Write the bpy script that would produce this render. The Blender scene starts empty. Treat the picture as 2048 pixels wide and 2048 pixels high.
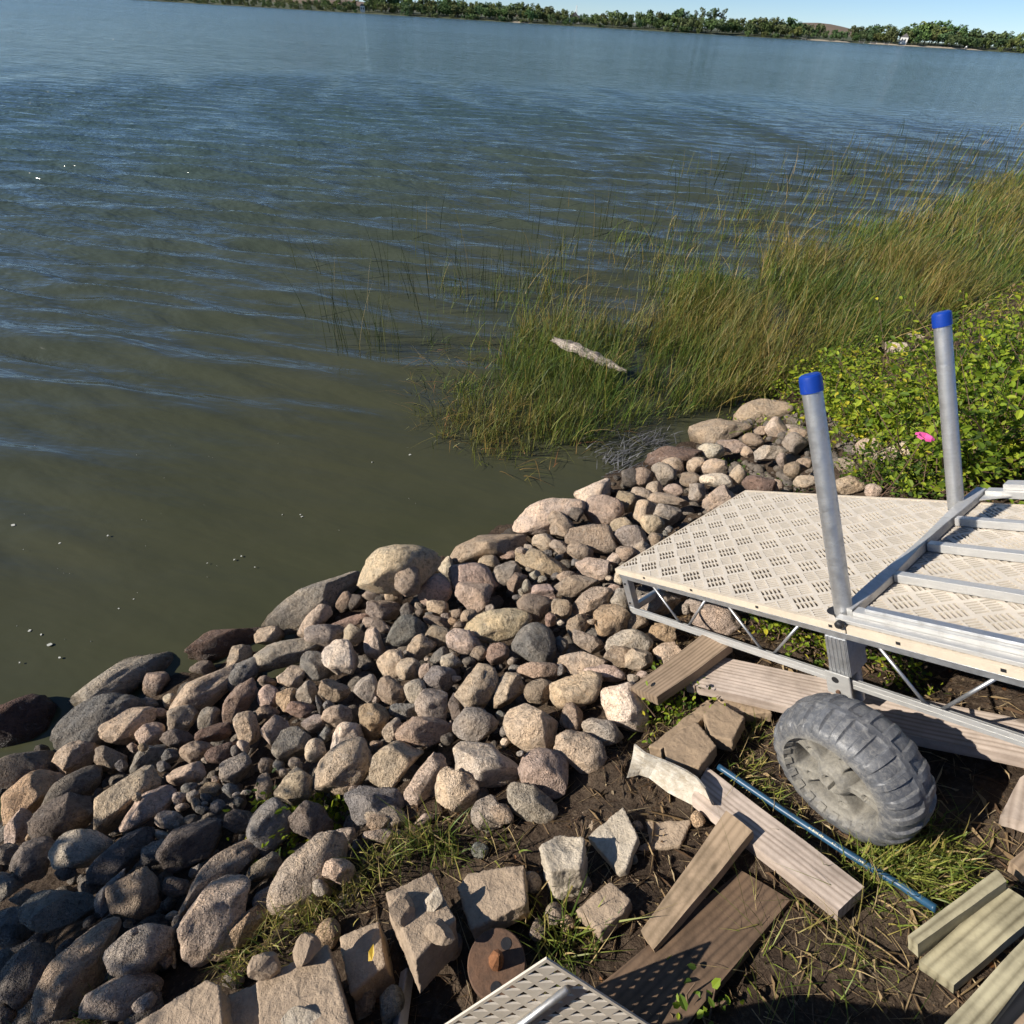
import bpy, bmesh, math, random
import numpy as np
from mathutils import Matrix, Vector

R = np.random.default_rng(11)
random.seed(5)
sc = bpy.context.scene
COL = sc.collection

# ------------------------------------------------------------------ camera, sky, sun, exposure
F = 1062.0                      # focal length in px of the 2048 px frame
CAM_H = 3.0                     # metres above the lake
W = np.array([[0.99820485, 0.05989229, 0.0],
              [0.04073346, -0.67889106, 0.73310825],
              [0.04390753, -0.73179221, -0.68011197]])
cam = bpy.data.cameras.new("camera")
cam.sensor_fit = 'HORIZONTAL'
cam.angle = 2 * math.atan(1024 / F)
cam.clip_start = 0.02
cam.clip_end = 9000
cam_o = bpy.data.objects.new("camera", cam)
COL.objects.link(cam_o)
m = np.eye(4)
m[:3, 0] = W[:, 0]; m[:3, 1] = -W[:, 1]; m[:3, 2] = -W[:, 2]; m[2, 3] = CAM_H
cam_o.matrix_world = Matrix(m.tolist())
sc.camera = cam_o

SUN = np.array([-0.866, -0.161, 0.474]); SUN /= np.linalg.norm(SUN)
world = bpy.data.worlds.new("World"); sc.world = world
world.use_nodes = True
nt = world.node_tree
sky = nt.nodes.new("ShaderNodeTexSky"); sky.sky_type = 'NISHITA'; sky.sun_disc = False
sky.sun_elevation = math.asin(SUN[2]); sky.sun_rotation = math.atan2(SUN[0], SUN[1])
sky.altitude = 300; sky.air_density = 0.62; sky.dust_density = 0.0; sky.ozone_density = 4.6
bg = nt.nodes["Background"]; bg.inputs[1].default_value = 0.078
nt.links.new(sky.outputs[0], bg.inputs[0])
sl = bpy.data.lights.new("sun", 'SUN'); sl.energy = 5.0; sl.angle = math.radians(0.5); sl.color = (1.0, 0.93, 0.83)
so = bpy.data.objects.new("sun", sl); COL.objects.link(so)
so.rotation_euler = Vector(SUN.tolist()).to_track_quat('Z', 'Y').to_euler()
so.location = (-20, -4, 14)
vs = sc.view_settings
vs.view_transform = 'Standard'; vs.look = 'None'; vs.exposure = 0.58; vs.gamma = 1.0; vs.use_curve_mapping = False
sc.cycles.use_adaptive_sampling = True; sc.cycles.adaptive_threshold = 0.03
sc.cycles.max_bounces = 4; sc.cycles.diffuse_bounces = 2; sc.cycles.glossy_bounces = 2; sc.cycles.transmission_bounces = 2; sc.cycles.transparent_max_bounces = 4

# ------------------------------------------------------------------ geometry of the place
UH = np.array([0.6204, -0.7843, 0.0])     # uphill, away from the lake
LH = np.array([0.7806, 0.6250, 0.0])      # along the shore, to the right
CAMP = np.array([0, 0, CAM_H])

def ray(u, v):
    return W @ np.array([(u - 1024) / F, (v - 1024) / F, 1.0])
def g_plane(u):
    return 1.12 + 0.46 * u
def at_ground(u, v, h=0.0):
    """point on the bank (height h above it) that stands at photo position u, v"""
    d = ray(u, v)
    t = (1.12 + h - CAM_H) / (d[2] - 0.46 * (d @ UH))
    return CAMP + d * t
def at_z(u, v, z=0.0):
    d = ray(u, v); t = (z - CAM_H) / d[2]
    return CAMP + d * t
def ground_z(x, y):
    u = x * UH[0] + y * UH[1]; l = x * LH[0] + y * LH[1]
    z = 1.12 + 0.46 * u
    z = np.where(u > 0.7, 1.12 + 0.46 * 0.7 + 0.22 * (u - 0.7), z)
    z = np.where(u > 4, 1.12 + 0.46 * 0.7 + 0.22 * 3.3 + 0.03 * (u - 4), z)
    z = np.where(u < -3.2, 1.12 - 0.46 * 3.2 + 0.16 * (u + 3.2), z)
    z = np.maximum(z, -1.6)
    z = z - .15 * np.clip((-.75 - u) / .25, 0, 1) * np.clip((u + 2.55) / .5, 0, 1) * np.clip((4.6 - l) / .6, 0, 1)   # hollow filled by the riprap
    z = z + .05 * np.exp(-((u + 2.36) / .17) ** 2) * np.clip((4.6 - l) / .6, 0, 1)
    n = 0.018 * np.sin(l * 5.1 + 1.3) * np.sin(u * 6.3 + .4) + 0.012 * np.sin(l * 13.7 + u * 9.1) + 0.01 * np.sin(l * 21 - u * 17.3 + 2)
    return z + n - 0.015

# ------------------------------------------------------------------ helpers
def mesh_np(name, V, Fc, smooth=False):
    V = np.asarray(V, np.float32); Fc = np.asarray(Fc, np.int32)
    me = bpy.data.meshes.new(name)
    n, k = Fc.shape
    me.vertices.add(len(V)); me.vertices.foreach_set("co", V.ravel())
    me.loops.add(n * k); me.loops.foreach_set("vertex_index", Fc.ravel())
    me.polygons.add(n); me.polygons.foreach_set("loop_start", np.arange(0, n * k, k, dtype=np.int32))
    me.polygons.foreach_set("loop_total", np.full(n, k, np.int32))
    if smooth: me.polygons.foreach_set("use_smooth", np.ones(n, bool))
    me.update(calc_edges=True)
    if not smooth: me.shade_flat()
    return me
def vcol(me, C):
    C = np.asarray(C, np.float32)
    if C.shape[1] == 3: C = np.concatenate([C, np.ones((len(C), 1), np.float32)], 1)
    a = me.color_attributes.new("Col", 'FLOAT_COLOR', 'POINT')
    a.data.foreach_set("color", C.ravel())
def link(name, me, mat=None, parent=None, label=None, cat=None, group=None, kind=None):
    o = bpy.data.objects.new(name, me)
    COL.objects.link(o)
    if mat is not None and me is not None:
        if not me.materials: me.materials.append(mat)
    if parent is not None: o.parent = parent
    if label: o["label"] = label
    if cat: o["category"] = cat
    if group: o["group"] = group
    if kind: o["kind"] = kind
    return o
def empty(name, loc, label, cat, group=None):
    o = link(name, None, label=label, cat=cat, group=group)
    o.location = [float(q) for q in loc]; o.empty_display_size = 0.1
    return o
BOXF = np.array([[0, 3, 2, 1], [4, 5, 6, 7], [0, 1, 5, 4], [1, 2, 6, 5], [2, 3, 7, 6], [3, 0, 4, 7]])
class MB:
    """collects quads / triangles of one mesh"""
    def __init__(s): s.v = []; s.f = []; s.n = 0
    def add(s, V, Fc):
        s.v.append(np.asarray(V, float)); s.f += [[int(i) + s.n for i in f] for f in Fc]; s.n += len(V)
    def box(s, a, b):
        x0, y0, z0 = a; x1, y1, z1 = b
        s.add([(x0, y0, z0), (x1, y0, z0), (x1, y1, z0), (x0, y1, z0), (x0, y0, z1), (x1, y0, z1), (x1, y1, z1), (x0, y1, z1)], BOXF)
    def prism(s, top, vec):
        top = np.asarray(top, float); n = len(top); bot = top + np.asarray(vec, float)
        s.add(np.concatenate([bot, top]), [list(range(n))[::-1], list(range(n, 2 * n))] + [[i, (i + 1) % n, n + (i + 1) % n, n + i] for i in range(n)])
    def tube(s, pts, r, n=10, cap=True):
        pts = [np.asarray(p, float) for p in pts]; k = len(pts)
        rs = r if hasattr(r, '__len__') else [r] * k
        V = []; up = None
        for i, p in enumerate(pts):
            d = pts[min(i + 1, k - 1)] - pts[max(i - 1, 0)]; d /= np.linalg.norm(d)
            if up is None:
                up = np.array([0, 0, 1.]) if abs(d[2]) < .9 else np.array([1., 0, 0])
            a = np.cross(up, d); a /= np.linalg.norm(a); b = np.cross(d, a); up = b
            for j in range(n):
                t = 2 * math.pi * j / n
                V.append(p + rs[i] * (math.cos(t) * a + math.sin(t) * b))
        Fc = [[i * n + j, i * n + (j + 1) % n, (i + 1) * n + (j + 1) % n, (i + 1) * n + j] for i in range(k - 1) for j in range(n)]
        if cap: Fc += [list(range(n))[::-1], [(k - 1) * n + j for j in range(n)]]
        s.add(V, Fc)
    def mesh(s, name, bevel=0, smooth=False, seg=2):
        V = np.concatenate(s.v)
        me = bpy.data.meshes.new(name); me.from_pydata(V.tolist(), [], s.f); me.update()
        if bevel:
            bm = bmesh.new(); bm.from_mesh(me)
            bmesh.ops.bevel(bm, geom=bm.edges[:], offset=bevel, segments=seg, affect='EDGES', clamp_overlap=True)
            bm.to_mesh(me); bm.free()
        if smooth:
            me.shade_smooth()
        return me
def snoise(P, rng, f0, octv=3, gain=.5):
    """cheap smooth noise, sums of sines in random directions"""
    o = np.zeros(len(P)); a = 1.0; f = f0
    for _ in range(octv):
        for _k in range(5):
            d = rng.normal(size=3); d /= np.linalg.norm(d)
            o += a / 2.2 * np.sin(P @ d * f * rng.uniform(.7, 1.3) + rng.uniform(0, 6.28))
        a *= gain; f *= 2.1
    return o
_ico = {}
def ico(k):
    if k not in _ico:
        bm = bmesh.new(); bmesh.ops.create_icosphere(bm, subdivisions=k, radius=1)
        bm.verts.ensure_lookup_table()
        _ico[k] = (np.array([v.co[:] for v in bm.verts]), np.array([[v.index for v in f.verts] for f in bm.faces])); bm.free()
    return _ico[k]

# ------------------------------------------------------------------ materials
def new_mat(name):
    mt = bpy.data.materials.new(name); mt.use_nodes = True
    n = mt.node_tree; return mt, n, n.nodes["Principled BSDF"]
def nd(n, t, **kw):
    o = n.nodes.new(t)
    for k, v in kw.items():
        if k.startswith('i_'):
            key = k[2:]; key = int(key) if key.isdigit() else key
            o.inputs[key].default_value = v
        else: setattr(o, k, v)
    return o
def ramp(n, src, stops):
    r = n.nodes.new("ShaderNodeValToRGB"); e = r.color_ramp.elements
    while len(e) > 1: e.remove(e[0])
    e[0].position = stops[0][0]; e[0].color = (*stops[0][1], 1)
    for p, c in stops[1:]:
        q = e.new(p); q.color = (*c, 1)
    n.links.new(src, r.inputs[0]); return r.outputs[0]
def mixc(n, fac, a, b, mode='MIX'):
    mx = n.nodes.new("ShaderNodeMix"); mx.data_type = 'RGBA'; mx.blend_type = mode
    for s, v in ((mx.inputs[0], fac), (mx.inputs[6], a), (mx.inputs[7], b)):
        if isinstance(v, (int, float)): s.default_value = v
        elif isinstance(v, tuple): s.default_value = (*v, 1)
        else: n.links.new(v, s)
    return mx.outputs[2]
def bump(n, bs, h, strength=.5, dist=.01, prev=None):
    b = nd(n, "ShaderNodeBump"); b.inputs["Strength"].default_value = strength; b.inputs["Distance"].default_value = dist
    n.links.new(h, b.inputs["Height"])
    if prev is not None: n.links.new(prev, b.inputs["Normal"])
    n.links.new(b.outputs[0], bs.inputs["Normal"]); return b.outputs[0]
def coords(n, kind="Object", scale=(1, 1, 1), rnd=False):
    tc = nd(n, "ShaderNodeTexCoord"); mp = nd(n, "ShaderNodeMapping"); mp.inputs["Scale"].default_value = scale
    n.links.new(tc.outputs[kind], mp.inputs["Vector"])
    if rnd:
        oi = nd(n, "ShaderNodeObjectInfo"); mu = nd(n, "ShaderNodeMath", operation='MULTIPLY'); mu.inputs[1].default_value = 37.0
        n.links.new(oi.outputs["Random"], mu.inputs[0]); n.links.new(mu.outputs[0], mp.inputs["Location"])
    return mp.outputs[0]
def noise(n, vec, scale, detail=4, rough=.6, dist=0.0):
    t = nd(n, "ShaderNodeTexNoise"); t.inputs["Scale"].default_value = scale; t.inputs["Detail"].default_value = detail
    t.inputs["Roughness"].default_value = rough; t.inputs["Distortion"].default_value = dist
    n.links.new(vec, t.inputs["Vector"]); return t.outputs[0]

def stone_mat():
    mt, n, b = new_mat("field stone")
    v = coords(n, rnd=True)
    oi = nd(n, "ShaderNodeObjectInfo")
    big = noise(n, v, 8, 2, .6, .6); mid = noise(n, v, 36, 4, .75); fin = noise(n, v, 150, 2, .7)
    c1 = mixc(n, ramp(n, big, [(.35, (0, 0, 0)), (.68, (1, 1, 1))]), oi.outputs["Color"], (1.35, 1.26, 1.14), 'MULTIPLY')
    c2 = mixc(n, ramp(n, mid, [(.32, (.8, .8, .8)), (.52, (0, 0, 0))]), c1, (.38, .36, .34), 'MULTIPLY')
    c3 = mixc(n, ramp(n, fin, [(.55, (0, 0, 0)), (.75, (.65, .65, .65))]), c2, (1.55, 1.5, 1.42), 'MULTIPLY')
    # pale mineral patches and thin veins
    vo = nd(n, "ShaderNodeTexVoronoi"); vo.feature = 'DISTANCE_TO_EDGE'; vo.inputs["Scale"].default_value = 11
    wv = nd(n, "ShaderNodeVectorMath", operation='ADD'); nz = nd(n, "ShaderNodeTexNoise"); nz.inputs["Scale"].default_value = 6; nz.inputs["Detail"].default_value = 3
    n.links.new(v, nz.inputs["Vector"]); n.links.new(v, wv.inputs[0]); n.links.new(nz.outputs[1], wv.inputs[1]); n.links.new(wv.outputs[0], vo.inputs["Vector"])
    crack = ramp(n, vo.outputs[0], [(.0, (1, 1, 1)), (.028, (0, 0, 0))])
    thr = ramp(n, noise(n, v, 9, 2), [(.5, (0, 0, 0)), (.62, (.8, .8, .8))])
    cf = mixc(n, 1.0, crack, thr, 'MULTIPLY')
    c4 = mixc(n, cf, c3, (.10, .085, .07))
    lich = ramp(n, noise(n, v, 17, 4, .75, .4), [(.60, (0, 0, 0)), (.70, (.55, .55, .55))])
    c5 = mixc(n, lich, c4, (.46, .40, .33))
    geo = nd(n, "ShaderNodeNewGeometry"); gz = nd(n, "ShaderNodeSeparateXYZ"); n.links.new(geo.outputs["Position"], gz.inputs[0])
    wet = nd(n, "ShaderNodeMapRange"); wet.inputs[1].default_value = .10; wet.inputs[2].default_value = .03; n.links.new(gz.outputs[2], wet.inputs[0])   # wet band at the waterline
    c6 = mixc(n, wet.outputs[0], c5, (.40, .38, .34), 'MULTIPLY')
    n.links.new(c6, b.inputs["Base Color"]); b.inputs["Specular IOR Level"].default_value = .3
    n.links.new(ramp(n, wet.outputs[0], [(0, (.88,) * 3), (1, (.35,) * 3)]), b.inputs["Roughness"])
    p = bump(n, b, mid, 1.0, .042)
    p = bump(n, b, fin, .8, .007, p)
    bump(n, b, cf, -.4, .008, p)
    return mt
def soil_mat():
    mt, n, b = new_mat("dark soil")
    v = coords(n)
    a = noise(n, v, 3.5, 5, .65); f = noise(n, v, 60, 6, .75); q = noise(n, v, 14, 4, .6)
    c = ramp(n, a, [(.3, (.035, .024, .017)), (.5, (.065, .045, .031)), (.72, (.11, .08, .055))])
    c = mixc(n, ramp(n, f, [(.5, (0, 0, 0)), (.72, (.75, .75, .75))]), c, (.19, .145, .10))
    n.links.new(c, b.inputs["Base Color"]); b.inputs["Roughness"].default_value = .95; b.inputs["Specular IOR Level"].default_value = .15
    p = bump(n, b, f, .9, .02); bump(n, b, q, .8, .05, p)
    return mt
def wood_mat(name, base, dark, grain=1.0, axis=0, edge=None, blotch=.3):
    """board wood; boards are modelled with their length along local X"""
    mt, n, b = new_mat(name)
    sc_ = [26, 26, 26]; sc_[axis] = 1.3
    v = coords(n, scale=tuple(sc_), rnd=True); v2 = coords(n, rnd=True)
    dst = noise(n, v, 1.0, 4, .6, 1.2)
    wv = nd(n, "ShaderNodeTexWave"); wv.bands_direction = 'Y'; wv.inputs["Scale"].default_value = .62 * grain
    wv.inputs["Distortion"].default_value = 5; wv.inputs["Detail"].default_value = 3; wv.inputs["Detail Scale"].default_value = .6
    n.links.new(v, wv.inputs["Vector"])
    g = mixc(n, .52, wv.outputs[1], dst)
    c = ramp(n, g, [(.12, dark), (.34, tuple(.7 * x + .3 * y for x, y in zip(base, dark))), (.6, base), (.9, tuple(min(1, x * 1.12) for x in base))])
    bl = ramp(n, noise(n, v2, 9, 5, .7), [(.42, (0, 0, 0)), (.7, (blotch,) * 3)])
    c = mixc(n, bl, c, tuple(x * .45 for x in dark))
    kv = coords(n, scale=(4.5, 9, .01), rnd=True); vk = nd(n, "ShaderNodeTexVoronoi"); vk.inputs["Scale"].default_value = 1.0; n.links.new(kv, vk.inputs["Vector"])
    c = mixc(n, ramp(n, vk.outputs[0], [(.0, (.9,) * 3), (.07, (.75,) * 3), (.10, (.25,) * 3), (.16, (0, 0, 0))]), c, tuple(x * .5 for x in dark))   # knots
    n.links.new(c, b.inputs["Base Color"]); b.inputs["Roughness"].default_value = .8; b.inputs["Specular IOR Level"].default_value = .25
    p = bump(n, b, g, .15, .002); bump(n, b, noise(n, v2, 120, 3), .3, .003, p)
    return mt
def alu_mat(name, base, rough=.42, metal=.85, stain=(.25, .24, .22)):
    mt, n, b = new_mat(name)
    v = coords(n, scale=(6, 60, 60)); v2 = coords(n)
    s = noise(n, v, 1.5, 4, .6); s2 = noise(n, v2, 25, 6, .75)
    c = mixc(n, ramp(n, s, [(.35, (0, 0, 0)), (.7, (.45, .45, .45))]), base, tuple(x * .72 for x in base))
    c = mixc(n, ramp(n, s2, [(.55, (0, 0, 0)), (.75, (.55, .55, .55))]), c, stain)
    n.links.new(c, b.inputs["Base Color"]); b.inputs["Metallic"].default_value = metal
    rr = ramp(n, s2, [(.3, (rough * .8,) * 3), (.7, (min(1, rough * 1.5),) * 3)])
    n.links.new(rr, b.inputs["Roughness"]); bump(n, b, s2, .12, .002)
    return mt
def plain_mat(name, col, rough=.6, var=.2, scale=20, spec=.4, bstr=.2, bdist=.003, dark=None):
    mt, n, b = new_mat(name)
    v = coords(n); a = noise(n, v, scale, 6, .7); a2 = noise(n, v, scale * 6, 4, .7)
    d = dark if dark else tuple(x * (1 - var) for x in col)
    c = ramp(n, a, [(.3, d), (.65, col)])
    c = mixc(n, ramp(n, a2, [(.5, (0, 0, 0)), (.75, (var,) * 3)]), c, tuple(x * .4 for x in col))
    n.links.new(c, b.inputs["Base Color"]); b.inputs["Roughness"].default_value = rough; b.inputs["Specular IOR Level"].default_value = spec
    p = bump(n, b, a2, bstr, bdist); bump(n, b, a, bstr, bdist * 4, p)
    return mt
def leaf_mat(name, trans=.35, rough=.55, objrand=False):
    mt, n, b = new_mat(name)
    at = nd(n, "ShaderNodeAttribute"); at.attribute_name = "Col"
    col = at.outputs[0]
    if objrand:
        oi = nd(n, "ShaderNodeObjectInfo")
        col = mixc(n, 1.0, col, oi.outputs["Color"], 'MULTIPLY')
    n.links.new(col, b.inputs["Base Color"]); b.inputs["Roughness"].default_value = rough; b.inputs["Specular IOR Level"].default_value = .3
    tr = nd(n, "ShaderNodeBsdfTranslucent"); n.links.new(col, tr.inputs[0])
    ms = nd(n, "ShaderNodeMixShader"); ms.inputs[0].default_value = trans
    n.links.new(b.outputs[0], ms.inputs[1]); n.links.new(tr.outputs[0], ms.inputs[2])
    n.links.new(ms.outputs[0], n.nodes["Material Output"].inputs[0])
    return mt
def water_mat():
    mt, n, b = new_mat("lake water")
    v = coords(n, "Object")
    # crests run along local X after the rotation: stretch the noise that way
    m0 = nd(n, "ShaderNodeMapping"); m0.inputs["Rotation"].default_value = (0, 0, math.radians(12))
    n.links.new(v, m0.inputs["Vector"])
    mp = nd(n, "ShaderNodeMapping"); mp.inputs["Scale"].default_value = (.32, 1, 1)
    n.links.new(m0.outputs[0], mp.inputs["Vector"])
    f1 = noise(n, mp.outputs[0], 3.4, 3, .6, .15); f3 = noise(n, mp.outputs[0], .8, 3, .6)
    pos = nd(n, "ShaderNodeSeparateXYZ"); n.links.new(v, pos.inputs[0])
    # calm water in the lee of the bank, chop further out
    dot = nd(n, "ShaderNodeVectorMath", operation='DOT_PRODUCT'); dot.inputs[1].default_value = tuple(UH)
    n.links.new(v, dot.inputs[0])
    mr = nd(n, "ShaderNodeMapRange"); mr.inputs[1].default_value = -3.4; mr.inputs[2].default_value = -13; mr.inputs[3].default_value = .14; mr.inputs[4].default_value = 1.0
    n.links.new(dot.outputs["Value"], mr.inputs[0])
    gust = ramp(n, noise(n, coords(n, "Object", (.004, .012, 1)), 1.0, 3, .6), [(.36, (.55, .55, .55)), (.6, (1, 1, 1))])
    am = nd(n, "ShaderNodeMath", operation='MULTIPLY'); n.links.new(mr.outputs[0], am.inputs[0]); n.links.new(gust, am.inputs[1])
    fk = nd(n, "ShaderNodeMapRange"); fk.inputs[1].default_value = -7; fk.inputs[2].default_value = -45; fk.inputs[3].default_value = 1.1; fk.inputs[4].default_value = 3.4; n.links.new(dot.outputs["Value"], fk.inputs[0])   # open water is rougher
    f1m = nd(n, "ShaderNodeMath", operation='MULTIPLY'); n.links.new(f1, f1m.inputs[0]); n.links.new(fk.outputs[0], f1m.inputs[1])
    hs2 = nd(n, "ShaderNodeMath", operation='MULTIPLY_ADD'); n.links.new(f3, hs2.inputs[0]); hs2.inputs[1].default_value = 1.6; n.links.new(f1m.outputs[0], hs2.inputs[2])
    f5 = noise(n, mp.outputs[0], .16, 3, .65); ff = nd(n, "ShaderNodeMapRange"); ff.inputs[1].default_value = -12; ff.inputs[2].default_value = -60; ff.inputs[4].default_value = 5.0; n.links.new(dot.outputs["Value"], ff.inputs[0])
    hs3 = nd(n, "ShaderNodeMath", operation='MULTIPLY_ADD'); n.links.new(f5, hs3.inputs[0]); n.links.new(ff.outputs[0], hs3.inputs[1]); n.links.new(hs2.outputs[0], hs3.inputs[2])
    hh = nd(n, "ShaderNodeMath", operation='MULTIPLY'); n.links.new(hs3.outputs[0], hh.inputs[0]); n.links.new(am.outputs[0], hh.inputs[1])
    bn = bump(n, b, hh.outputs[0], 1.0, .13)
    # facets of the small chop, too fine to mesh far out
    nz = nd(n, "ShaderNodeTexNoise"); nz.inputs["Scale"].default_value = 2.2; nz.inputs["Detail"].default_value = 3; n.links.new(mp.outputs[0], nz.inputs["Vector"])
    sb = nd(n, "ShaderNodeVectorMath", operation='SUBTRACT'); sb.inputs[1].default_value = (.5, .605, .5); n.links.new(nz.outputs[1], sb.inputs[0])
    fz = nd(n, "ShaderNodeMapRange"); fz.inputs[1].default_value = -8; fz.inputs[2].default_value = -38; fz.inputs[3].default_value = .05; fz.inputs[4].default_value = 1.0; n.links.new(dot.outputs["Value"], fz.inputs[0])
    fg = nd(n, "ShaderNodeMath", operation='MULTIPLY'); n.links.new(fz.outputs[0], fg.inputs[0]); n.links.new(gust, fg.inputs[1])
    mk = nd(n, "ShaderNodeVectorMath", operation='MULTIPLY'); mk.inputs[1].default_value = (.6, 1.35, 0); n.links.new(sb.outputs[0], mk.inputs[0])
    sk = nd(n, "ShaderNodeVectorMath", operation='SCALE'); n.links.new(mk.outputs[0], sk.inputs[0]); n.links.new(fg.outputs[0], sk.inputs["Scale"])
    an = nd(n, "ShaderNodeVectorMath", operation='ADD'); n.links.new(bn, an.inputs[0]); n.links.new(sk.outputs[0], an.inputs[1])
    nn = nd(n, "ShaderNodeVectorMath", operation='NORMALIZE'); n.links.new(an.outputs[0], nn.inputs[0]); n.links.new(nn.outputs[0], b.inputs["Normal"])
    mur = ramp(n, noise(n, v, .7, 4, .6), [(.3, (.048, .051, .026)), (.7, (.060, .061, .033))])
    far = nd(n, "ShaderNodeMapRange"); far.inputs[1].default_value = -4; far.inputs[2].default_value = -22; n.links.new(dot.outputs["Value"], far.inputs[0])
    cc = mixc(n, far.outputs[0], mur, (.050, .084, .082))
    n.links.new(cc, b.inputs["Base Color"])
    fr = nd(n, "ShaderNodeMapRange"); fr.inputs[1].default_value = -8; fr.inputs[2].default_value = -160; fr.inputs[3].default_value = .11; fr.inputs[4].default_value = .13; n.links.new(dot.outputs["Value"], fr.inputs[0]); n.links.new(fr.outputs[0], b.inputs["Roughness"])
    b.inputs["IOR"].default_value = 1.333; b.inputs["Specular IOR Level"].default_value = .5
    return mt
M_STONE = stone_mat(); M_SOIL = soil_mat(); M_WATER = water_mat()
M_LEAF = leaf_mat("leaves", .5); M_REED = leaf_mat("reed blades", .25, .5); M_TREE = leaf_mat("tree foliage", .12, .8, True)
M_ALU = alu_mat("dull aluminium", (.52, .53, .54)); M_ALUW = alu_mat("weathered pale aluminium", (.58, .575, .555), .5, .6, (.36, .33, .29))
M_DECK = plain_mat("cream plastic decking", (.60, .54, .455), .6, .2, 9, .3, .10, .001)
M_RIM = plain_mat("cream plastic rim", (.60, .515, .40), .55, .2, 10, .35, .05, .001)
M_CAP = plain_mat("blue plastic cap", (.005, .040, .29), .38, .15, 30, .5, .05, .001)
M_RUB = plain_mat("weathered black plastic tyre", (.085, .09, .10), .5, .35, 22, .45, .2, .002, (.05, .053, .06))
M_CONC = plain_mat("weathered concrete", (.41, .315, .225), .95, .35, 16, .2, .9, .004, (.27, .205, .145))
M_CONCW = plain_mat("pale broken concrete", (.60, .52, .41), .95, .35, 20, .2, .9, .006, (.40, .335, .25))
M_PAVER = plain_mat("tan paver", (.32, .235, .155), .95, .3, 14, .2, .7, .003, (.23, .17, .115))
M_BLUEP = plain_mat("blue water pipe", (.020, .075, .14), .4, .3, 18, .45, .1, .001, (.012, .045, .09))
M_PRINT = plain_mat("pipe print", (.55, .5, .33), .6, .2, 60)
M_RUST = plain_mat("rusty iron", (.16, .09, .055), .85, .5, 25, .3, .5, .002, (.075, .048, .034))
M_ORANGE = plain_mat("orange rust", (.27, .115, .05), .85, .5, 40, .3, .5, .002)
M_BLACK = plain_mat("black rubber", (.02, .02, .022), .5, .2, 30)
M_PINK = plain_mat("pink petals", (.85, .12, .36), .5, .2, 30)
M_WOODP = wood_mat("pale weathered plank", (.52, .43, .36), (.24, .185, .145), 1.0, blotch=.45)
M_WOODG = wood_mat("grey brown plank", (.30, .22, .15), (.12, .085, .055), 1.2)
M_WOODD = wood_mat("dark damp plank", (.15, .098, .062), (.06, .04, .027), 1.0, blotch=.6)
M_WOODT = wood_mat("tan muddy board", (.34, .25, .165), (.20, .145, .09), .8, blotch=.75)
M_WOODV = wood_mat("green treated timber", (.36, .325, .215), (.085, .07, .04), 1.1, blotch=.5)
M_WHITEP = plain_mat("peeling white paint", (.62, .58, .50), .8, .35, 26, .3, .6, .003, (.34, .28, .20))
M_DRIFT = wood_mat("bleached driftwood", (.46, .39, .33), (.10, .08, .065), 1.4, blotch=.8)
M_FOAM = plain_mat("foam", (.50, .50, .44), .7, .1, 30)
M_SAND = plain_mat("pale sand", (.42, .36, .27), .95, .2, .5)
M_FIELD = plain_mat("harvested field", (.155, .095, .062), .95, .25, .02)
M_WHITE = plain_mat("white siding", (.78, .77, .74), .7, .08, 2)
M_ROOF = plain_mat("grey roof", (.16, .15, .15), .85, .2, 2)
M_WIN = plain_mat("dark window", (.02, .025, .03), .2, .1, 2)

# ------------------------------------------------------------------ the bank
def spaced(lo, a, b, hi, fine, grow=1.12):
    mid = list(np.arange(a, b, fine)); L = []; x = a; s = fine
    while x > lo: s *= grow; x -= s; L.append(x)
    Rr = []; x = mid[-1]; s = fine
    while x < hi: s *= grow; x += s; Rr.append(x)
    return np.array(L[::-1] + mid + Rr)
ls = spaced(-25, -2.2, 6.5, 120, .06); us = spaced(-16, -3.2, 1.6, 40, .05)
LL, UU = np.meshgrid(ls, us, indexing='ij')
X = LL * LH[0] + UU * UH[0]; Y = LL * LH[1] + UU * UH[1]
Z = ground_z(X, Y) + R.normal(0, .004, X.shape)
V = np.stack([X, Y, Z], -1).reshape(-1, 3); nl, nu = X.shape
idx = np.arange(nl * nu).reshape(nl, nu)
Fq = np.stack([idx[:-1, :-1], idx[1:, :-1], idx[1:, 1:], idx[:-1, 1:]], -1).reshape(-1, 4)
if np.cross(V[Fq[0, 1]] - V[Fq[0, 0]], V[Fq[0, 2]] - V[Fq[0, 0]])[2] < 0: Fq = Fq[:, ::-1]
link("ground", mesh_np("ground", V, Fq, True), M_SOIL, kind="structure")

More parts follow.
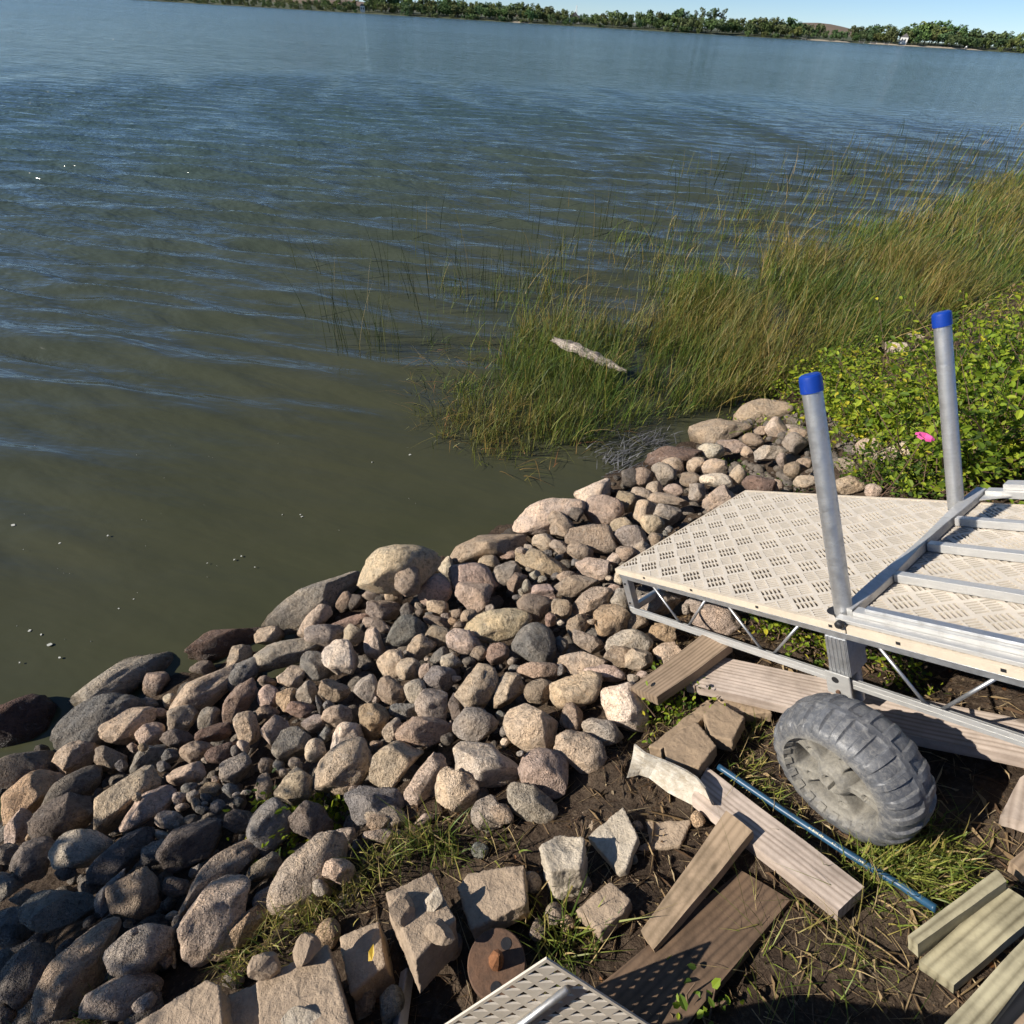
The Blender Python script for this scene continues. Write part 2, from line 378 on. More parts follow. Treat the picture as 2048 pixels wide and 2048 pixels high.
# ------------------------------------------------------------------ lake water: real waves, finer towards the shore
rr = [1.9]
while rr[-1] < 760: rr.append(rr[-1] * 1.0068 + .003)
rr = np.array(rr + [900, 1200, 1800, 3000]); th = np.radians(np.arange(-82, 82.01, .29))
RR, TH = np.meshgrid(rr, th, indexing='ij')
X = RR * np.sin(TH); Y = RR * np.cos(TH); Z = np.zeros_like(X)
uu = X * UH[0] + Y * UH[1]
lee = np.clip((-2.9 - uu) / 6.0, .12, 1.0)
cell = np.maximum(RR * .0068 + .003, RR * math.radians(.29))
wr = np.random.default_rng(4)
for k in range(46):
    lam = .24 * (5.2 ** (k / 45.0)) * wr.uniform(.9, 1.1)
    ang = math.radians(78) + wr.normal(0, .17)          # travel direction, crests near-parallel to the far shore
    kx, ky = math.cos(ang) * 2 * math.pi / lam, math.sin(ang) * 2 * math.pi / lam
    amp = .0112 * lam ** 1.0
    fade = np.clip((lam / cell - 3.2) / 3.0, 0, 1)
    ph = X * kx + Y * ky + wr.uniform(0, 6.28) + .6 * np.sin(X * .35 * wr.uniform(.5, 1.5) + Y * .2 + k)
    s = np.sin(ph)
    Z += amp * fade * lee * (np.exp(.9 * s) - 1.21)
V = np.stack([X, Y, Z], -1).reshape(-1, 3); nr, na = X.shape
idx = np.arange(nr * na).reshape(nr, na)
Fq = np.stack([idx[:-1, :-1], idx[:-1, 1:], idx[1:, 1:], idx[1:, :-1]], -1).reshape(-1, 4)
if np.cross(V[Fq[0, 1]] - V[Fq[0, 0]], V[Fq[0, 2]] - V[Fq[0, 0]])[2] < 0: Fq = Fq[:, ::-1]
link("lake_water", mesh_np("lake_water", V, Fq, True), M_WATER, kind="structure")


# ------------------------------------------------------------------ far shore: land, fields, trees, buildings
def far_pt(px, z=0.0, back=0.0):
    """point of the far waterline above photo column px, moved back from the water"""
    v = 37 + .06 * (px - 1024) + 7.9
    p = at_z(px, v, 0.0); h = p[:2] / np.linalg.norm(p[:2])
    return np.array([p[0] + h[0] * back, p[1] + h[1] * back, z])
def hill(px):
    """height of the land behind the trees"""
    return 4 + 13 * math.exp(-((px - 600) / 140) ** 2) + 15 * math.exp(-((px - 1625) / 110) ** 2) + 5 * math.exp(-((px - 1000) / 300) ** 2)
cols = np.arange(-500, 2700, 25); rows = [(-4, -.6), (0, .05), (6, .5), (14, 1.2), (40, 2.4), (90, 4.0), (220, None), (420, None), (900, None), (1500, -5)]
V = []
for c in cols:
    for (bk, z) in rows:
        f_ = {220: .75, 420: 1.0, 900: 1.05}.get(bk, 1)
        V.append(far_pt(c, (hill(c) * f_ if z is None else z), bk))
nr_ = len(rows)
Fq = [[i * nr_ + j, (i + 1) * nr_ + j, (i + 1) * nr_ + j + 1, i * nr_ + j + 1] for i in range(len(cols) - 1) for j in range(nr_ - 1)]
def land_mat():
    mt, n, b = new_mat("far farmland")
    v = coords(n)
    a = noise(n, v, .004, 3, .6); f = noise(n, v, .05, 5, .7)
    c = ramp(n, a, [(.45, (.15, .092, .060)), (.60, (.175, .125, .075)), (.75, (.11, .10, .05))])
    c = mixc(n, ramp(n, f, [(.4, (0, 0, 0)), (.7, (.4, .4, .4))]), c, (.09, .085, .045))
    sp = nd(n, "ShaderNodeSeparateXYZ"); n.links.new(v, sp.inputs[0])
    lo = nd(n, "ShaderNodeMapRange"); lo.inputs[1].default_value = 6.5; lo.inputs[2].default_value = 4.0; n.links.new(sp.outputs[2], lo.inputs[0])
    c = mixc(n, lo.outputs[0], c, (.060, .072, .030))
    n.links.new(c, b.inputs["Base Color"]); b.inputs["Roughness"].default_value = 1.0
    return mt
link("far_shore_terrain", mesh_np("far_shore_terrain", V, np.array(Fq)[:, ::-1], True), land_mat(), kind="structure")
# narrow sand beaches along the waterline
for (a, b) in ((1612, 1700), (1735, 1800), (1795, 1965), (1025, 1060)):
    cs = np.linspace(a, b, 14); V = []
    for i, c in enumerate(cs):
        w = math.sin(math.pi * i / 13) ** .4
        V += [far_pt(c, .10, 0 + .3), far_pt(c, 1.0 * w + .2, 6 * w + 1.5)]
    Fq = [[2 * i, 2 * i + 2, 2 * i + 3, 2 * i + 1] for i in range(13)]
    mb = MB(); mb.add(V, Fq); mb.add([p - np.array([0, 0, .3]) for p in V], [q[::-1] for q in Fq])
    link("beach", mb.mesh("beach"), M_SAND, kind="structure")
# tree kinds: crowns of many small leaf clumps
def tree_mesh(kind, seed):
    rng = np.random.default_rng(seed); V = []; Fc = []; C = []
    n_lobe = {'oak': 15, 'wide': 19, 'poplar': 12, 'shrub': 8}[kind]
    lobes = []
    for i in range(n_lobe):
        if kind == 'poplar': c = np.array([rng.normal(0, .07), rng.normal(0, .07), rng.uniform(.22, .95)]); r = .10 * (1.15 - abs(c[2] - .5)) + .03
        elif kind == 'wide': c = np.array([rng.normal(0, .27), rng.normal(0, .27), rng.uniform(.30, .84)]); r = rng.uniform(.11, .2)
        elif kind == 'shrub': c = np.array([rng.normal(0, .4), rng.normal(0, .4), rng.uniform(.2, .75)]); r = rng.uniform(.16, .3)
        else: c = np.array([rng.normal(0, .17), rng.normal(0, .17), rng.uniform(.28, .88)]); r = rng.uniform(.11, .2)
        lobes.append((c, r))
    n = 0
    for (c, r) in lobes:
        br = rng.uniform(.75, 1.25)
        for _ in range(46):
            d = rng.normal(size=3); d /= np.linalg.norm(d)
            p = c + d * r * rng.uniform(.55, 1.08)
            a = rng.normal(size=3); a /= np.linalg.norm(a); b = np.cross(a, rng.normal(size=3)); b /= np.linalg.norm(b)
            s = r * rng.uniform(.22, .42)
            V += [p - a * s, p + b * s * .8, p + a * s, p - b * s * .8]; Fc.append([n, n + 1, n + 2, n + 3]); n += 4
            k = br * rng.uniform(.75, 1.25)
            C += [(k, k, k)] * 4
    # trunk and limbs
    def stick(p0, p1, r0, r1):
        nonlocal n
        for j in range(5):
            t0 = j / 5 * 6.283
            for (p, r) in ((p0, r0), (p1, r1)):
                V.append(np.array(p) + [r * math.cos(t0), r * math.sin(t0), 0]); C.append((.8, .5, .8))
        for j in range(5): Fc.append([n + 2 * j, n + 2 * ((j + 1) % 5), n + 2 * ((j + 1) % 5) + 1, n + 2 * j + 1])
        n += 10
    stick((0, 0, -.06), (0, 0, .5), .03, .018)
    for (c, r) in lobes[::2]: stick((0, 0, min(.45, c[2] * .7)), c, .014, .005)
    me = mesh_np("tree", V, np.array(Fc)); vcol(me, C); me.materials.append(M_TREE); return me
PROT = {'oak': [tree_mesh('oak', s) for s in (1, 2, 3, 4)], 'wide': [tree_mesh('wide', s) for s in (11, 12, 13)], 'poplar': [tree_mesh('poplar', s) for s in (21, 22)], 'shrub': [tree_mesh('shrub', s) for s in (31, 32)]}
def segname(px):
    for lim, nm in ((560, "along the far left end of the opposite shore"), (715, "below the brown field on the opposite shore"), (900, "just right of the small white house across the lake"), (1130, "between the white house and white spire across the lake"),
                    (1330, "right of the white spire across the lake"), (1460, "around the tall poplars across the lake"), (1600, "left of the tan hill field across the lake"), (1790, "below the tan hill field near the boat lifts"),
                    (1930, "around the white lakeside house across the lake"), (9999, "at the far right end of the opposite shore")):
        if px < lim: return nm
def treeline(px):      # tallest tops in the photograph, metres
    xs = [300, 480, 560, 700, 745, 800, 900, 1000, 1080, 1150, 1230, 1320, 1385, 1440, 1470, 1560, 1620, 1680, 1760, 1860, 1900, 1960, 2048, 2300]
    hs = [6, 7, 7, 8, 14, 15, 15, 15, 14, 9, 12, 15, 17, 15, 14, 15, 11, 12, 14, 19, 17, 15, 14, 14]
    return np.interp(px, xs, hs)
rng = np.random.default_rng(9)
KINDN = {'oak': 'broad green tree', 'wide': 'wide dark tree', 'poplar': 'tall slim tree', 'shrub': 'low bushy tree'}
CNT = {}
def ORD(k):
    w = ["first", "second", "third", "fourth", "fifth", "sixth", "seventh", "eighth", "ninth", "tenth", "eleventh", "twelfth"]
    return w[k - 1] if k <= 12 else f"{k}{'th' if k not in (21, 22, 23, 31, 32, 33) else {1: 'st', 2: 'nd', 3: 'rd'}[k % 10]}"
px = 270.0
while px < 2120:
    for row in range(3):
        pp = px + rng.uniform(-5, 5)
        hgt = float(treeline(pp)) * rng.uniform(.72, 1.02) * (.78 if row == 0 else 1.05 if row == 1 else .36)
        kind = rng.choice(['oak', 'wide', 'wide'])
        if 1375 < pp < 1450 and row == 1: kind = 'poplar'; hgt = rng.uniform(15, 18.5)
        if row == 2 and (rng.random() < .5 or 1612 < pp < 1965): continue
        if hgt < 5.5 and row == 0 or row == 2: kind = 'shrub'
        if (1640 < pp < 1700) and row == 1: continue
        if abs(pp - 726) < 9 or abs(pp - 1803) < 9 and row == 0: continue
        bk = (7, 30, 2.5)[row] + rng.uniform(0, (12, 12, 3)[row])
        p = far_pt(pp, (.5, 1.6, .2)[row], bk)
        me = PROT[kind][rng.integers(len(PROT[kind]))]
        ky = (row, segname(pp)); CNT[ky] = CNT.get(ky, 0) + 1
        o = link("far_tree", me, label=f"{ORD(CNT[ky])} {('front-row', 'back-row', 'shoreline')[row]} tree from the left, {segname(pp)}", cat="tree", group=f"trees {segname(pp)}")
        w = hgt * (rng.uniform(1.0, 1.35) if kind != 'poplar' else 1.0)
        o.location = p.tolist(); o.scale = (w, w, hgt * 1.04); o.rotation_euler = (0, 0, rng.uniform(0, 6.28))
        g_ = rng.uniform(.75, 1.25); o.color = (.095 * g_ * rng.uniform(.8, 1.4), .145 * g_, .05 * g_ * rng.uniform(.8, 1.2), 1)
    px += rng.uniform(11.5, 15.5) if px < 1500 else rng.uniform(13, 18)
# buildings and shore gear
def house(px, back, w, d, h, label, z=1.2, roof=True, rise=.45):
    p = far_pt(px, z, back); th_ = math.atan2(p[0], p[1])
    e = empty("lakeside_house", p, label, "house"); e.rotation_euler = (0, 0, -th_)
    mb = MB(); mb.box((-w / 2, -d / 2, -1), (w / 2, d / 2, h)); link("wall", mb.mesh("wall"), M_WHITE, e)
    mb = MB(); r = h + w * rise
    mb.add([(-w / 2 - .3, -d / 2 - .3, h - .05), (w / 2 + .3, -d / 2 - .3, h - .05), (0, -d / 2 - .3, r), (-w / 2 - .3, d / 2 + .3, h - .05), (w / 2 + .3, d / 2 + .3, h - .05), (0, d / 2 + .3, r)],
           [[0, 1, 2], [5, 4, 3], [0, 2, 5, 3], [1, 4, 5, 2], [0, 3, 4, 1]]); link("roof", mb.mesh("roof"), M_ROOF, e)
    for x in (-w * .25, w * .2):
        mb = MB(); mb.box((x - .5, -d / 2 - .06, h * .4), (x + .5, -d / 2 + .02, h * .75)); link("window", mb.mesh("window"), M_WIN, e)
    return e
house(726, 12, 4.5, 6, 4.6, "small white gabled house at the water's edge across the lake")
house(1803, 16, 7, 8, 5.2, "white lakeside house among trees right of the boat lifts", 1.6)
house(1148, 34, 11, 8, 3.4, "low white building at the foot of the white spire across the lake", 3.0)
p = far_pt(1150, 5.5, 34); e = empty("white_spire", p, "thin white lattice spire rising behind the far trees", "tower")
mb = MB(); Hs = 11.0
for s in range(4):
    a0 = math.pi / 4 + s * math.pi / 2
    mb.tube([(2.0 * math.cos(a0), 2.0 * math.sin(a0), 0), (.1 * math.cos(a0), .1 * math.sin(a0), Hs)], .22, 5)
link("mast_leg", mb.mesh("mast_leg"), M_WHITE, e)
mb = MB()
for k in range(1, 6):
    r = 2.0 * (1 - k / 6); z = Hs * k / 6
    for s in range(4):
        a0 = math.pi / 4 + s * math.pi / 2; a1 = a0 + math.pi / 2
        mb.tube([(r * math.cos(a0), r * math.sin(a0), z), (r * math.cos(a1), r * math.sin(a1), z)], .12, 4)
link("brace", mb.mesh("brace"), M_WHITE, e)
for k, (px, nm) in enumerate(((833, "thin mast left of three behind the trees left of the white spire"), (884, "middle thin mast of three behind the trees left of the white spire"), (933, "right thin mast of three behind the trees left of the white spire"))):
    mb = MB(); b = far_pt(px, 6, 500); mb.tube([b, b + [0, 0, 46]], [.35, .15], 6)
    link("radio_mast", mb.mesh("radio_mast"), M_ROOF, label=nm, cat="mast", group="thin masts on the skyline")
def lift(px, w, label):
    p = far_pt(px, .3, -6); e = empty("boat_lift", p, label, "boat lift", "boat lifts on the opposite shore"); e.rotation_euler = (0, 0, -math.atan2(p[0], p[1]))
    mb = MB()
    V = []; n = 9
    for i in range(n):
        a = math.pi * i / (n - 1); V += [(-w / 2 * math.cos(a), -2.5, 1.9 + .7 * math.sin(a)), (-w / 2 * math.cos(a), 2.5, 1.9 + .7 * math.sin(a))]
    mb.add(V, [[2 * i, 2 * i + 1, 2 * i + 3, 2 * i + 2] for i in range(n - 1)]); link("canopy", mb.mesh("canopy"), M_WHITE, e)
    for x in (-w / 2 + .1, w / 2 - .1):
        for y in (-2.2, 2.2):
            mb = MB(); mb.tube([(x, y, -1.2), (x, y, 1.95)], .08, 5); link("post", mb.mesh("post"), M_ALU, e)
    mb = MB(); mb.box((-w / 2 + .5, -2.4, .2), (w / 2 - .5, 2.4, 1.0)); link("hull", mb.mesh("hull", .3), M_ROOF, e)
lift(1722, 5, "left boat lift with grey canopy on the opposite shore"); lift(1746, 6, "middle white-topped boat lift on the opposite shore"); lift(1772, 5, "right boat lift beside the beach on the opposite shore"); lift(1607, 4, "lone boat lift at the left end of the beach")
p = far_pt(1930, .9, 5); e = empty("beached_boat", p, "white boat pulled up on the far beach near the right edge", "boat"); e.rotation_euler = (0, 0, .6)
mb = MB(); mb.add([(-2.6, 0, .9), (-1.2, -.9, .85), (2.4, -.8, .8), (2.4, .8, .8), (-1.2, .9, .85), (-1.8, 0, -.3), (2.3, -.4, -.3), (2.3, .4, -.3)], [[0, 1, 2, 3, 4], [0, 5, 6, 2, 1][::1], [0, 4, 3, 7, 5], [5, 7, 6], [2, 6, 7, 3]]); link("hull", mb.mesh("hull"), M_WHITE, e)
mb = MB(); mb.box((-.3, -.6, .86), (1.0, .6, 1.9)); link("cabin", mb.mesh("cabin", .15), M_WHITE, e)

# ------------------------------------------------------------------ the aluminium roll-in dock, drawn up the bank
DT = np.array([0.6894125, 1.763833, -1.94445626 + CAM_H])
DR = np.array([[0.52128863, 0.78055271, -0.34495744], [-0.65894575, 0.62502296, 0.41849348], [0.54226254, 0.00915235, 0.84015926]])
PI_ = .13                                   # lattice pitch of the decking pattern, metres
Mdock = np.eye(4); Mdock[:3, :3] = DR; Mdock[:3, 3] = DT
def dk(i, j, k=0.0): return DT + DR @ np.array([i * PI_, j * PI_, k])
dock = empty("dock_section", (0, 0, 0), "aluminium dock section with cream slotted decking pulled up the stony bank", "dock")
dock.matrix_world = Matrix(Mdock.tolist())
X0, X1, Y0, Y1 = -1.085 * PI_, 21.5 * PI_, -.60 * PI_, 7.62 * PI_
XS = 7.42 * PI_
def deck_panel(x0, x1):
    """basket-weave panel laid diagonally: bars with real slots, 16 mm thick"""
    s = PI_ / math.sqrt(2); mb = MB(); th = .024
    e1 = np.array([1, -1]) / math.sqrt(2); e2 = np.array([1, 1]) / math.sqrt(2)     # cell axes in deck plane
    n = 40
    for a in range(-n, n):
        for b in range(-n, n):
            c = (a) * s * e1 + (b) * s * e2
            if not (x0 - s < c[0] < x1 + s and Y0 - s < c[1] < Y1 + s): continue
            first = (a + b) % 2 == 0
            p, q = (e1, e2) if first else (e2, e1)        # slots run along p, spaced along q
            rects = []
            half = s / 2; m_ = .055 * s; bw = (s - 2 * m_) / 11.0
            # long bars between slots
            rects.append((-half, half, -half, -half + m_ + bw * .5)); rects.append((-half, half, half - m_ - bw * .5, half))
            y = -half + m_ + bw * .5; gap = (s - 2 * m_ - bw) / 5.0; slot = gap * .66
            for k in range(5):
                yc = y + gap * (k + .5)
                if k < 4: rects.append((-half + m_, half - m_, yc + slot / 2, yc + gap - slot / 2))
            y_lo = y + gap * .5 - slot / 2; y_hi = y + gap * 4.5 + slot / 2
            rects[0] = (-half, half, -half, y_lo); rects[1] = (-half, half, y_hi, half)
            rects.append((-half, -half + m_, y_lo, y_hi)); rects.append((half - m_, half, y_lo, y_hi))
            for k in range(5):                              # mid bridge of every slot
                yc = y + gap * (k + .5); rects.append((-.03 * s, .03 * s, yc - slot / 2, yc + slot / 2))
            for (xa, xb, ya, yb) in rects:
                cs = [c + xa * p + ya * q, c + xb * p + ya * q, c + xb * p + yb * q, c + xa * p + yb * q]
                if np.cross(cs[1] - cs[0], cs[2] - cs[0]) < 0: cs = cs[::-1]
                top = np.array([[w[0], w[1], 0] for w in cs]); bot = top - [0, 0, th]
                mb.add(np.concatenate([bot, top]), [[4, 5, 6, 7], [0, 1, 5, 4], [1, 2, 6, 5], [2, 3, 7, 6], [3, 0, 4, 7]])
    me = mb.mesh("deck_panel")
    bm = bmesh.new(); bm.from_mesh(me)
    for co, no in (((x0, 0, 0), (-1, 0, 0)), ((x1, 0, 0), (1, 0, 0)), ((0, Y0, 0), (0, -1, 0)), ((0, Y1, 0), (0, 1, 0))):
        bmesh.ops.bisect_plane(bm, geom=bm.verts[:] + bm.edges[:] + bm.faces[:], plane_co=co, plane_no=no, clear_outer=True)
    # leg holes
    bm.to_mesh(me); bm.free()
    return me
link("deck_panel", deck_panel(X0, XS - .001), M_DECK, dock)
link("deck_panel", deck_panel(XS + .001, X1), M_DECK, dock)
def dpart(name, fn, mat, parent=None, bevel=.0015, smooth=False):
    mb = MB(); fn(mb); return link(name, mb.mesh(name, bevel, smooth), mat, parent or dock)
# border strips of the panels and the cream rim
for (a, b) in ((X0, XS - .002), (XS + .002, X1)):
    r_ = dpart("rim", lambda mb: mb.box((a, Y0 - .014, -.026), (b, Y0 + .004, .0015)), M_RIM)
    dpart("rim", lambda mb: mb.box((a, Y1 - .004, -.026), (b, Y1 + .014, .0015)), M_RIM)
dpart("rim", lambda mb: mb.box((X0 - .010, Y0 - .014, -.024), (X0 + .003, Y1 + .014, .001)), M_RIM)
for i in (.35, 2.5, 4.9, 7.0, 8.55, 10.45, 13, 16, 19):
    dpart("clip", lambda mb: mb.box((i * PI_, Y0 - .0155, -.014), (i * PI_ + .012, Y0 - .012, -.004)), M_BLACK, bevel=0)
# side trusses
for yy in (Y0, Y1 - .03):
    dpart("top_chord", lambda mb: (mb.box((X0 + .006, yy - .009, -.052), (X1, yy + .022, -.0265)), mb.box((X0 + .006, yy - .013, -.032), (X1, yy - .008, -.0262))), M_ALU)
    dpart("bottom_chord", lambda mb: (mb.box((X0 + .02, yy - .010, -.250), (X1, yy + .024, -.232)), mb.box((X0 + .02, yy - .010, -.2318), (X1, yy - .004, -.214))), M_ALUW)
    dpart("end_post", lambda mb: mb.box((X0 + .012, yy - .006, -.230), (X0 + .055, yy + .03, -.0522)), M_ALU)
    def rod(i0, i1):
        dpart("truss_rod", lambda mb: mb.tube([(i0 * PI_, yy + .006, -.05), (i1 * PI_, yy + .006, -.232)], .0055, 10), M_ALU, bevel=0, smooth=True)
    for (i0, i1) in ((.55, 1.55), (2.95, 1.85), (3.75, 4.75), (6.1, 5.05), (8.05, 9.0), (10.35, 9.25), (11.2, 12.2), (13.6, 12.5), (14.4, 15.4), (16.8, 15.7), (17.6, 18.6), (20, 18.9)):
        rod(i0, i1)
for xx in (X0 + .012, X0 + 1.0, X0 + 2.0):
    dpart("cross_beam", lambda mb: mb.box((xx, Y0 + .031, -.245), (xx + .03, Y1 - .031, -.215)), M_ALU)
    dpart("cross_beam", lambda mb: mb.box((xx, Y0 + .031, -.06), (xx + .03, Y1 - .031, -.0265)), M_ALU)
for yy in (Y0, Y1 - .03):
    for zz in (-.08, -.19):
        dpart("bolt", lambda mb: mb.tube([(X0 + .032, yy - .0065, zz), (X0 + .032, yy - .012, zz)], .005, 10), M_BLACK, bevel=0)
# leg pockets, brackets and the two capped legs
def leg(i, j, label, up, dn):
    x, y = i * PI_, j * PI_; sgn = -1 if j < 3 else 1; ye = Y0 if j < 3 else Y1
    dpart("leg_pocket", lambda mb: mb.box((x - .036, min(ye - .0125, y - .036) if sgn < 0 else y - .036, -.205), (x + .036, y + .036 if sgn < 0 else max(ye + .0125, y + .036), -.0527)), M_ALU, bevel=.003)
    for k in range(5):
        dpart("pocket_rib", lambda mb: mb.box((x - .030 + k * .0135, ye + sgn * .0120, -.200), (x - .0245 + k * .0135, ye + sgn * .0150, -.056)), M_ALU, bevel=0)
    br = dpart("bracket", lambda mb: mb.box((x - .045, ye + sgn * .0225 - .003, -.285), (x + .036, ye + sgn * .0225 + .003, -.195)), M_ALUW)
    dpart("hole", lambda mb: mb.tube([(x - .012, ye + sgn * .026, -.222), (x - .012, ye + sgn * .0268, -.222)], .012, 18), M_BLACK, br, bevel=0)
    dpart("bolt", lambda mb: mb.tube([(x - .006, ye + sgn * .024, -.268), (x - .006, ye + sgn * .034, -.268)], .007, 8), M_RUST, br, bevel=0)
    lg = dpart("leg", lambda mb: mb.tube([(x, y, -dn), (x, y, up)], .0285, 32), M_ALU, bevel=0, smooth=False)
    lg.data.shade_smooth(); lg["label"] = label
    mb = MB(); mb.tube([(x, y, up - .045), (x, y, up - .004), (x, y, up + .004), (x, y, up + .009)], [.0318, .0318, .0300, .024], 32)
    cp = link("cap", mb.mesh("cap"), M_CAP, lg)
    cp.data.shade_smooth()
    mod = cp.modifiers.new("edges", 'EDGE_SPLIT'); mod.split_angle = math.radians(30)
    mod = lg.modifiers.new("edges", 'EDGE_SPLIT'); mod.split_angle = math.radians(30)
leg(7.1, -.12, "grey pole with blue cap at the dock's near edge", .822, .345)
leg(6.98, 7.15, "grey pole with blue cap at the dock's far edge beside the shrubs", .812, .345)
mb = MB(); mb.tube([(6.90 * PI_, -.012, .0015), (6.90 * PI_, -.012, .0026)], .030, 24); link("leg_hole", mb.mesh("leg_hole"), M_BLACK, dock)
dpart("knob", lambda mb: mb.tube([(7.32 * PI_, Y0 - .014, .012), (7.32 * PI_, Y0 - .03, .012), (7.32 * PI_, Y0 - .036, .012)], [.013, .013, .008], 16), M_BLACK, bevel=0)

# ------------------------------------------------------------------ loose aluminium frame lying on the deck
frame = empty("aluminium_frame", (0, 0, 0), "pale aluminium frame with crossbars lying on the cream decking", "frame")
frame.matrix_world = Matrix(Mdock.tolist())
def fpart(name, fn, mat=M_ALUW, parent=None, bevel=.0018): 
    mb = MB(); fn(mb); return link(name, mb.mesh(name, bevel), mat, parent or frame)
fx = 7.28 * PI_
# side rail, slightly bowed
def rail(mb):
    pts = []
    for k in range(25):
        y = -.035 + k * (8.35 * PI_ + .035) / 24; bow = .003 * math.sin(k / 24 * math.pi * 2.1) ; tw = .006 * math.sin(k / 24 * 9)
        pts.append((fx + bow, y, tw))
    V = []; 
    for (x, y, tw) in pts: V += [(x - .017, y, .0035), (x + .017, y, .0035), (x + .015, y, .036 - tw), (x - .019, y, .036 + tw)]
    Fc = [[4 * i + a, 4 * i + (a + 1) % 4, 4 * i + 4 + (a + 1) % 4, 4 * i + 4 + a] for i in range(24) for a in range(4)] + [[3, 2, 1, 0], [96, 97, 98, 99]]
    mb.add(V, Fc)
fpart("side_rail", rail, bevel=.0012)
for j in (1.95, 3.98, 5.86):
    fpart("crossbar", lambda mb: mb.box((fx + .021, j * PI_ - .016, .004), (X1 - .3, j * PI_ + .016, .036)))
fpart("end_channel", lambda mb: (mb.box((fx + .021, -.045, .004), (X1 - .3, -.004, .034)),))
fpart("end_flange", lambda mb: mb.box((fx - .02, -.078, .004), (X1 - .3, -.0465, .018)))
fpart("end_flange", lambda mb: mb.box((fx + .05, -.028, .0345), (X1 - .3, -.001, .044)), M_ALU)
fpart("end_channel", lambda mb: mb.box((fx + .021, 8.05 * PI_, .004), (X1 - .3, 8.38 * PI_, .036)))
fpart("end_flange", lambda mb: mb.box((fx + .075, 8.2 * PI_, .0365), (X1 - .3, 8.62 * PI_, .060)))
fpart("gusset", lambda mb: mb.prism([(fx + .02, 7.62 * PI_, .020), (fx + .11, 8.04 * PI_, .020), (fx + .02, 8.04 * PI_, .020)], (0, 0, -.006)), bevel=0)

# ------------------------------------------------------------------ dock wheel
WR = .208; ww = .20
wheel = link("dock_wheel", None, parent=dock)
wc = CAMP + ray(1655, 1568) * 1.58
ca_, sa_ = math.cos(math.radians(-5)), math.sin(math.radians(-5)); Mw = np.eye(4); Mw[:2, :2] = [[ca_, -sa_], [sa_, ca_]]; Mw[:3, 3] = DR.T @ (wc - DT); wheel.matrix_basis = Matrix(Mw.tolist()); wheel["label"] = "muddy black ribbed plastic wheel half sunk in grass"
# local: axle along y, y=0 at the outer face
nth = 528; prof = []
for k in range(41):
    s = k / 40 * math.pi                       # outer shoulder -> tread -> inner shoulder
    y = ww / 2 - (ww / 2) * math.copysign(abs(math.cos(s)) ** .95, math.cos(s)); r = WR - .064 + .064 * math.sin(s) ** .72
    prof.append((y, r))
prof = [(.02, WR - .074)] + prof + [(ww - .02, WR - .074)]
V = []
NL = 22
for a in range(nth):
    t = 2 * math.pi * a / nth
    for (y, r) in prof:
        side = 0 if y < ww / 2 else 1
        ph = (t * NL / (2 * math.pi) + .5 * side) % 1.0
        yy = abs(y - ww / 2) / (ww / 2)
        gv = min(abs(ph - .06), abs(ph - .62)); lug = 1 if ph < .06 or ph > .62 else 0
        lugh = .0062 * lug * min(1, gv / .03)
        if .12 < yy < .85: r2 = r + lugh - .0015 * (1 - lug)
        elif yy <= .12: r2 = r + .0035
        else: r2 = r + lugh * max(0, (1 - yy) / .15)
        V.append((r2 * math.cos(t), y, r2 * math.sin(t)))
m_ = len(prof)
Fq = [[a * m_ + b, a * m_ + b + 1, ((a + 1) % nth) * m_ + b + 1, ((a + 1) % nth) * m_ + b] for a in range(nth) for b in range(m_ - 1)]
me = mesh_np("tyre", V, np.array(Fq), True)
def mud_mat():
    mt, n, b = new_mat("muddy black plastic")
    v = coords(n); f1 = noise(n, v, 16, 6, .8); f2 = noise(n, v, 90, 5, .75)
    sp = nd(n, "ShaderNodeSeparateXYZ"); n.links.new(v, sp.inputs[0])
    xz = nd(n, "ShaderNodeVectorMath", operation='MULTIPLY'); xz.inputs[1].default_value = (1, 0, 1); n.links.new(v, xz.inputs[0]); ln = nd(n, "ShaderNodeVectorMath", operation='LENGTH'); n.links.new(xz.outputs[0], ln.inputs[0])
    mr = nd(n, "ShaderNodeMapRange"); mr.inputs[1].default_value = .20; mr.inputs[2].default_value = .12; n.links.new(ln.outputs["Value"], mr.inputs[0])
    lo = nd(n, "ShaderNodeMapRange"); lo.inputs[1].default_value = -.02; lo.inputs[2].default_value = -.2; lo.inputs[4].default_value = .42; n.links.new(sp.outputs[2], lo.inputs[0])
    ad = nd(n, "ShaderNodeMath", operation='MAXIMUM'); n.links.new(mr.outputs[0], ad.inputs[0]); n.links.new(lo.outputs[0], ad.inputs[1])
    mu = nd(n, "ShaderNodeMath", operation='MULTIPLY_ADD'); mu.inputs[1].default_value = .52; n.links.new(ad.outputs[0], mu.inputs[0]); n.links.new(f1, mu.inputs[2])
    mud = ramp(n, mu.outputs[0], [(.72, (0, 0, 0)), (1.10, (.85, .85, .85))])
    base = ramp(n, f1, [(.35, (.06, .063, .07)), (.7, (.14, .145, .155))])
    mc = ramp(n, f2, [(.3, (.15, .138, .112)), (.7, (.29, .268, .222))])
    base = mixc(n, ramp(n, noise(n, v, 45, 5, .8, 1.0), [(.46, (0, 0, 0)), (.70, (.7, .7, .7))]), base, (.28, .27, .25))
    c = mixc(n, mud, base, mc)
    n.links.new(c, b.inputs["Base Color"]); n.links.new(ramp(n, mud, [(0, (.42,) * 3), (1, (.95,) * 3)]), b.inputs["Roughness"])
    p = bump(n, b, f2, .4, .003); bump(n, b, mud, .5, .004, p)
    return mt
M_MUD = mud_mat()
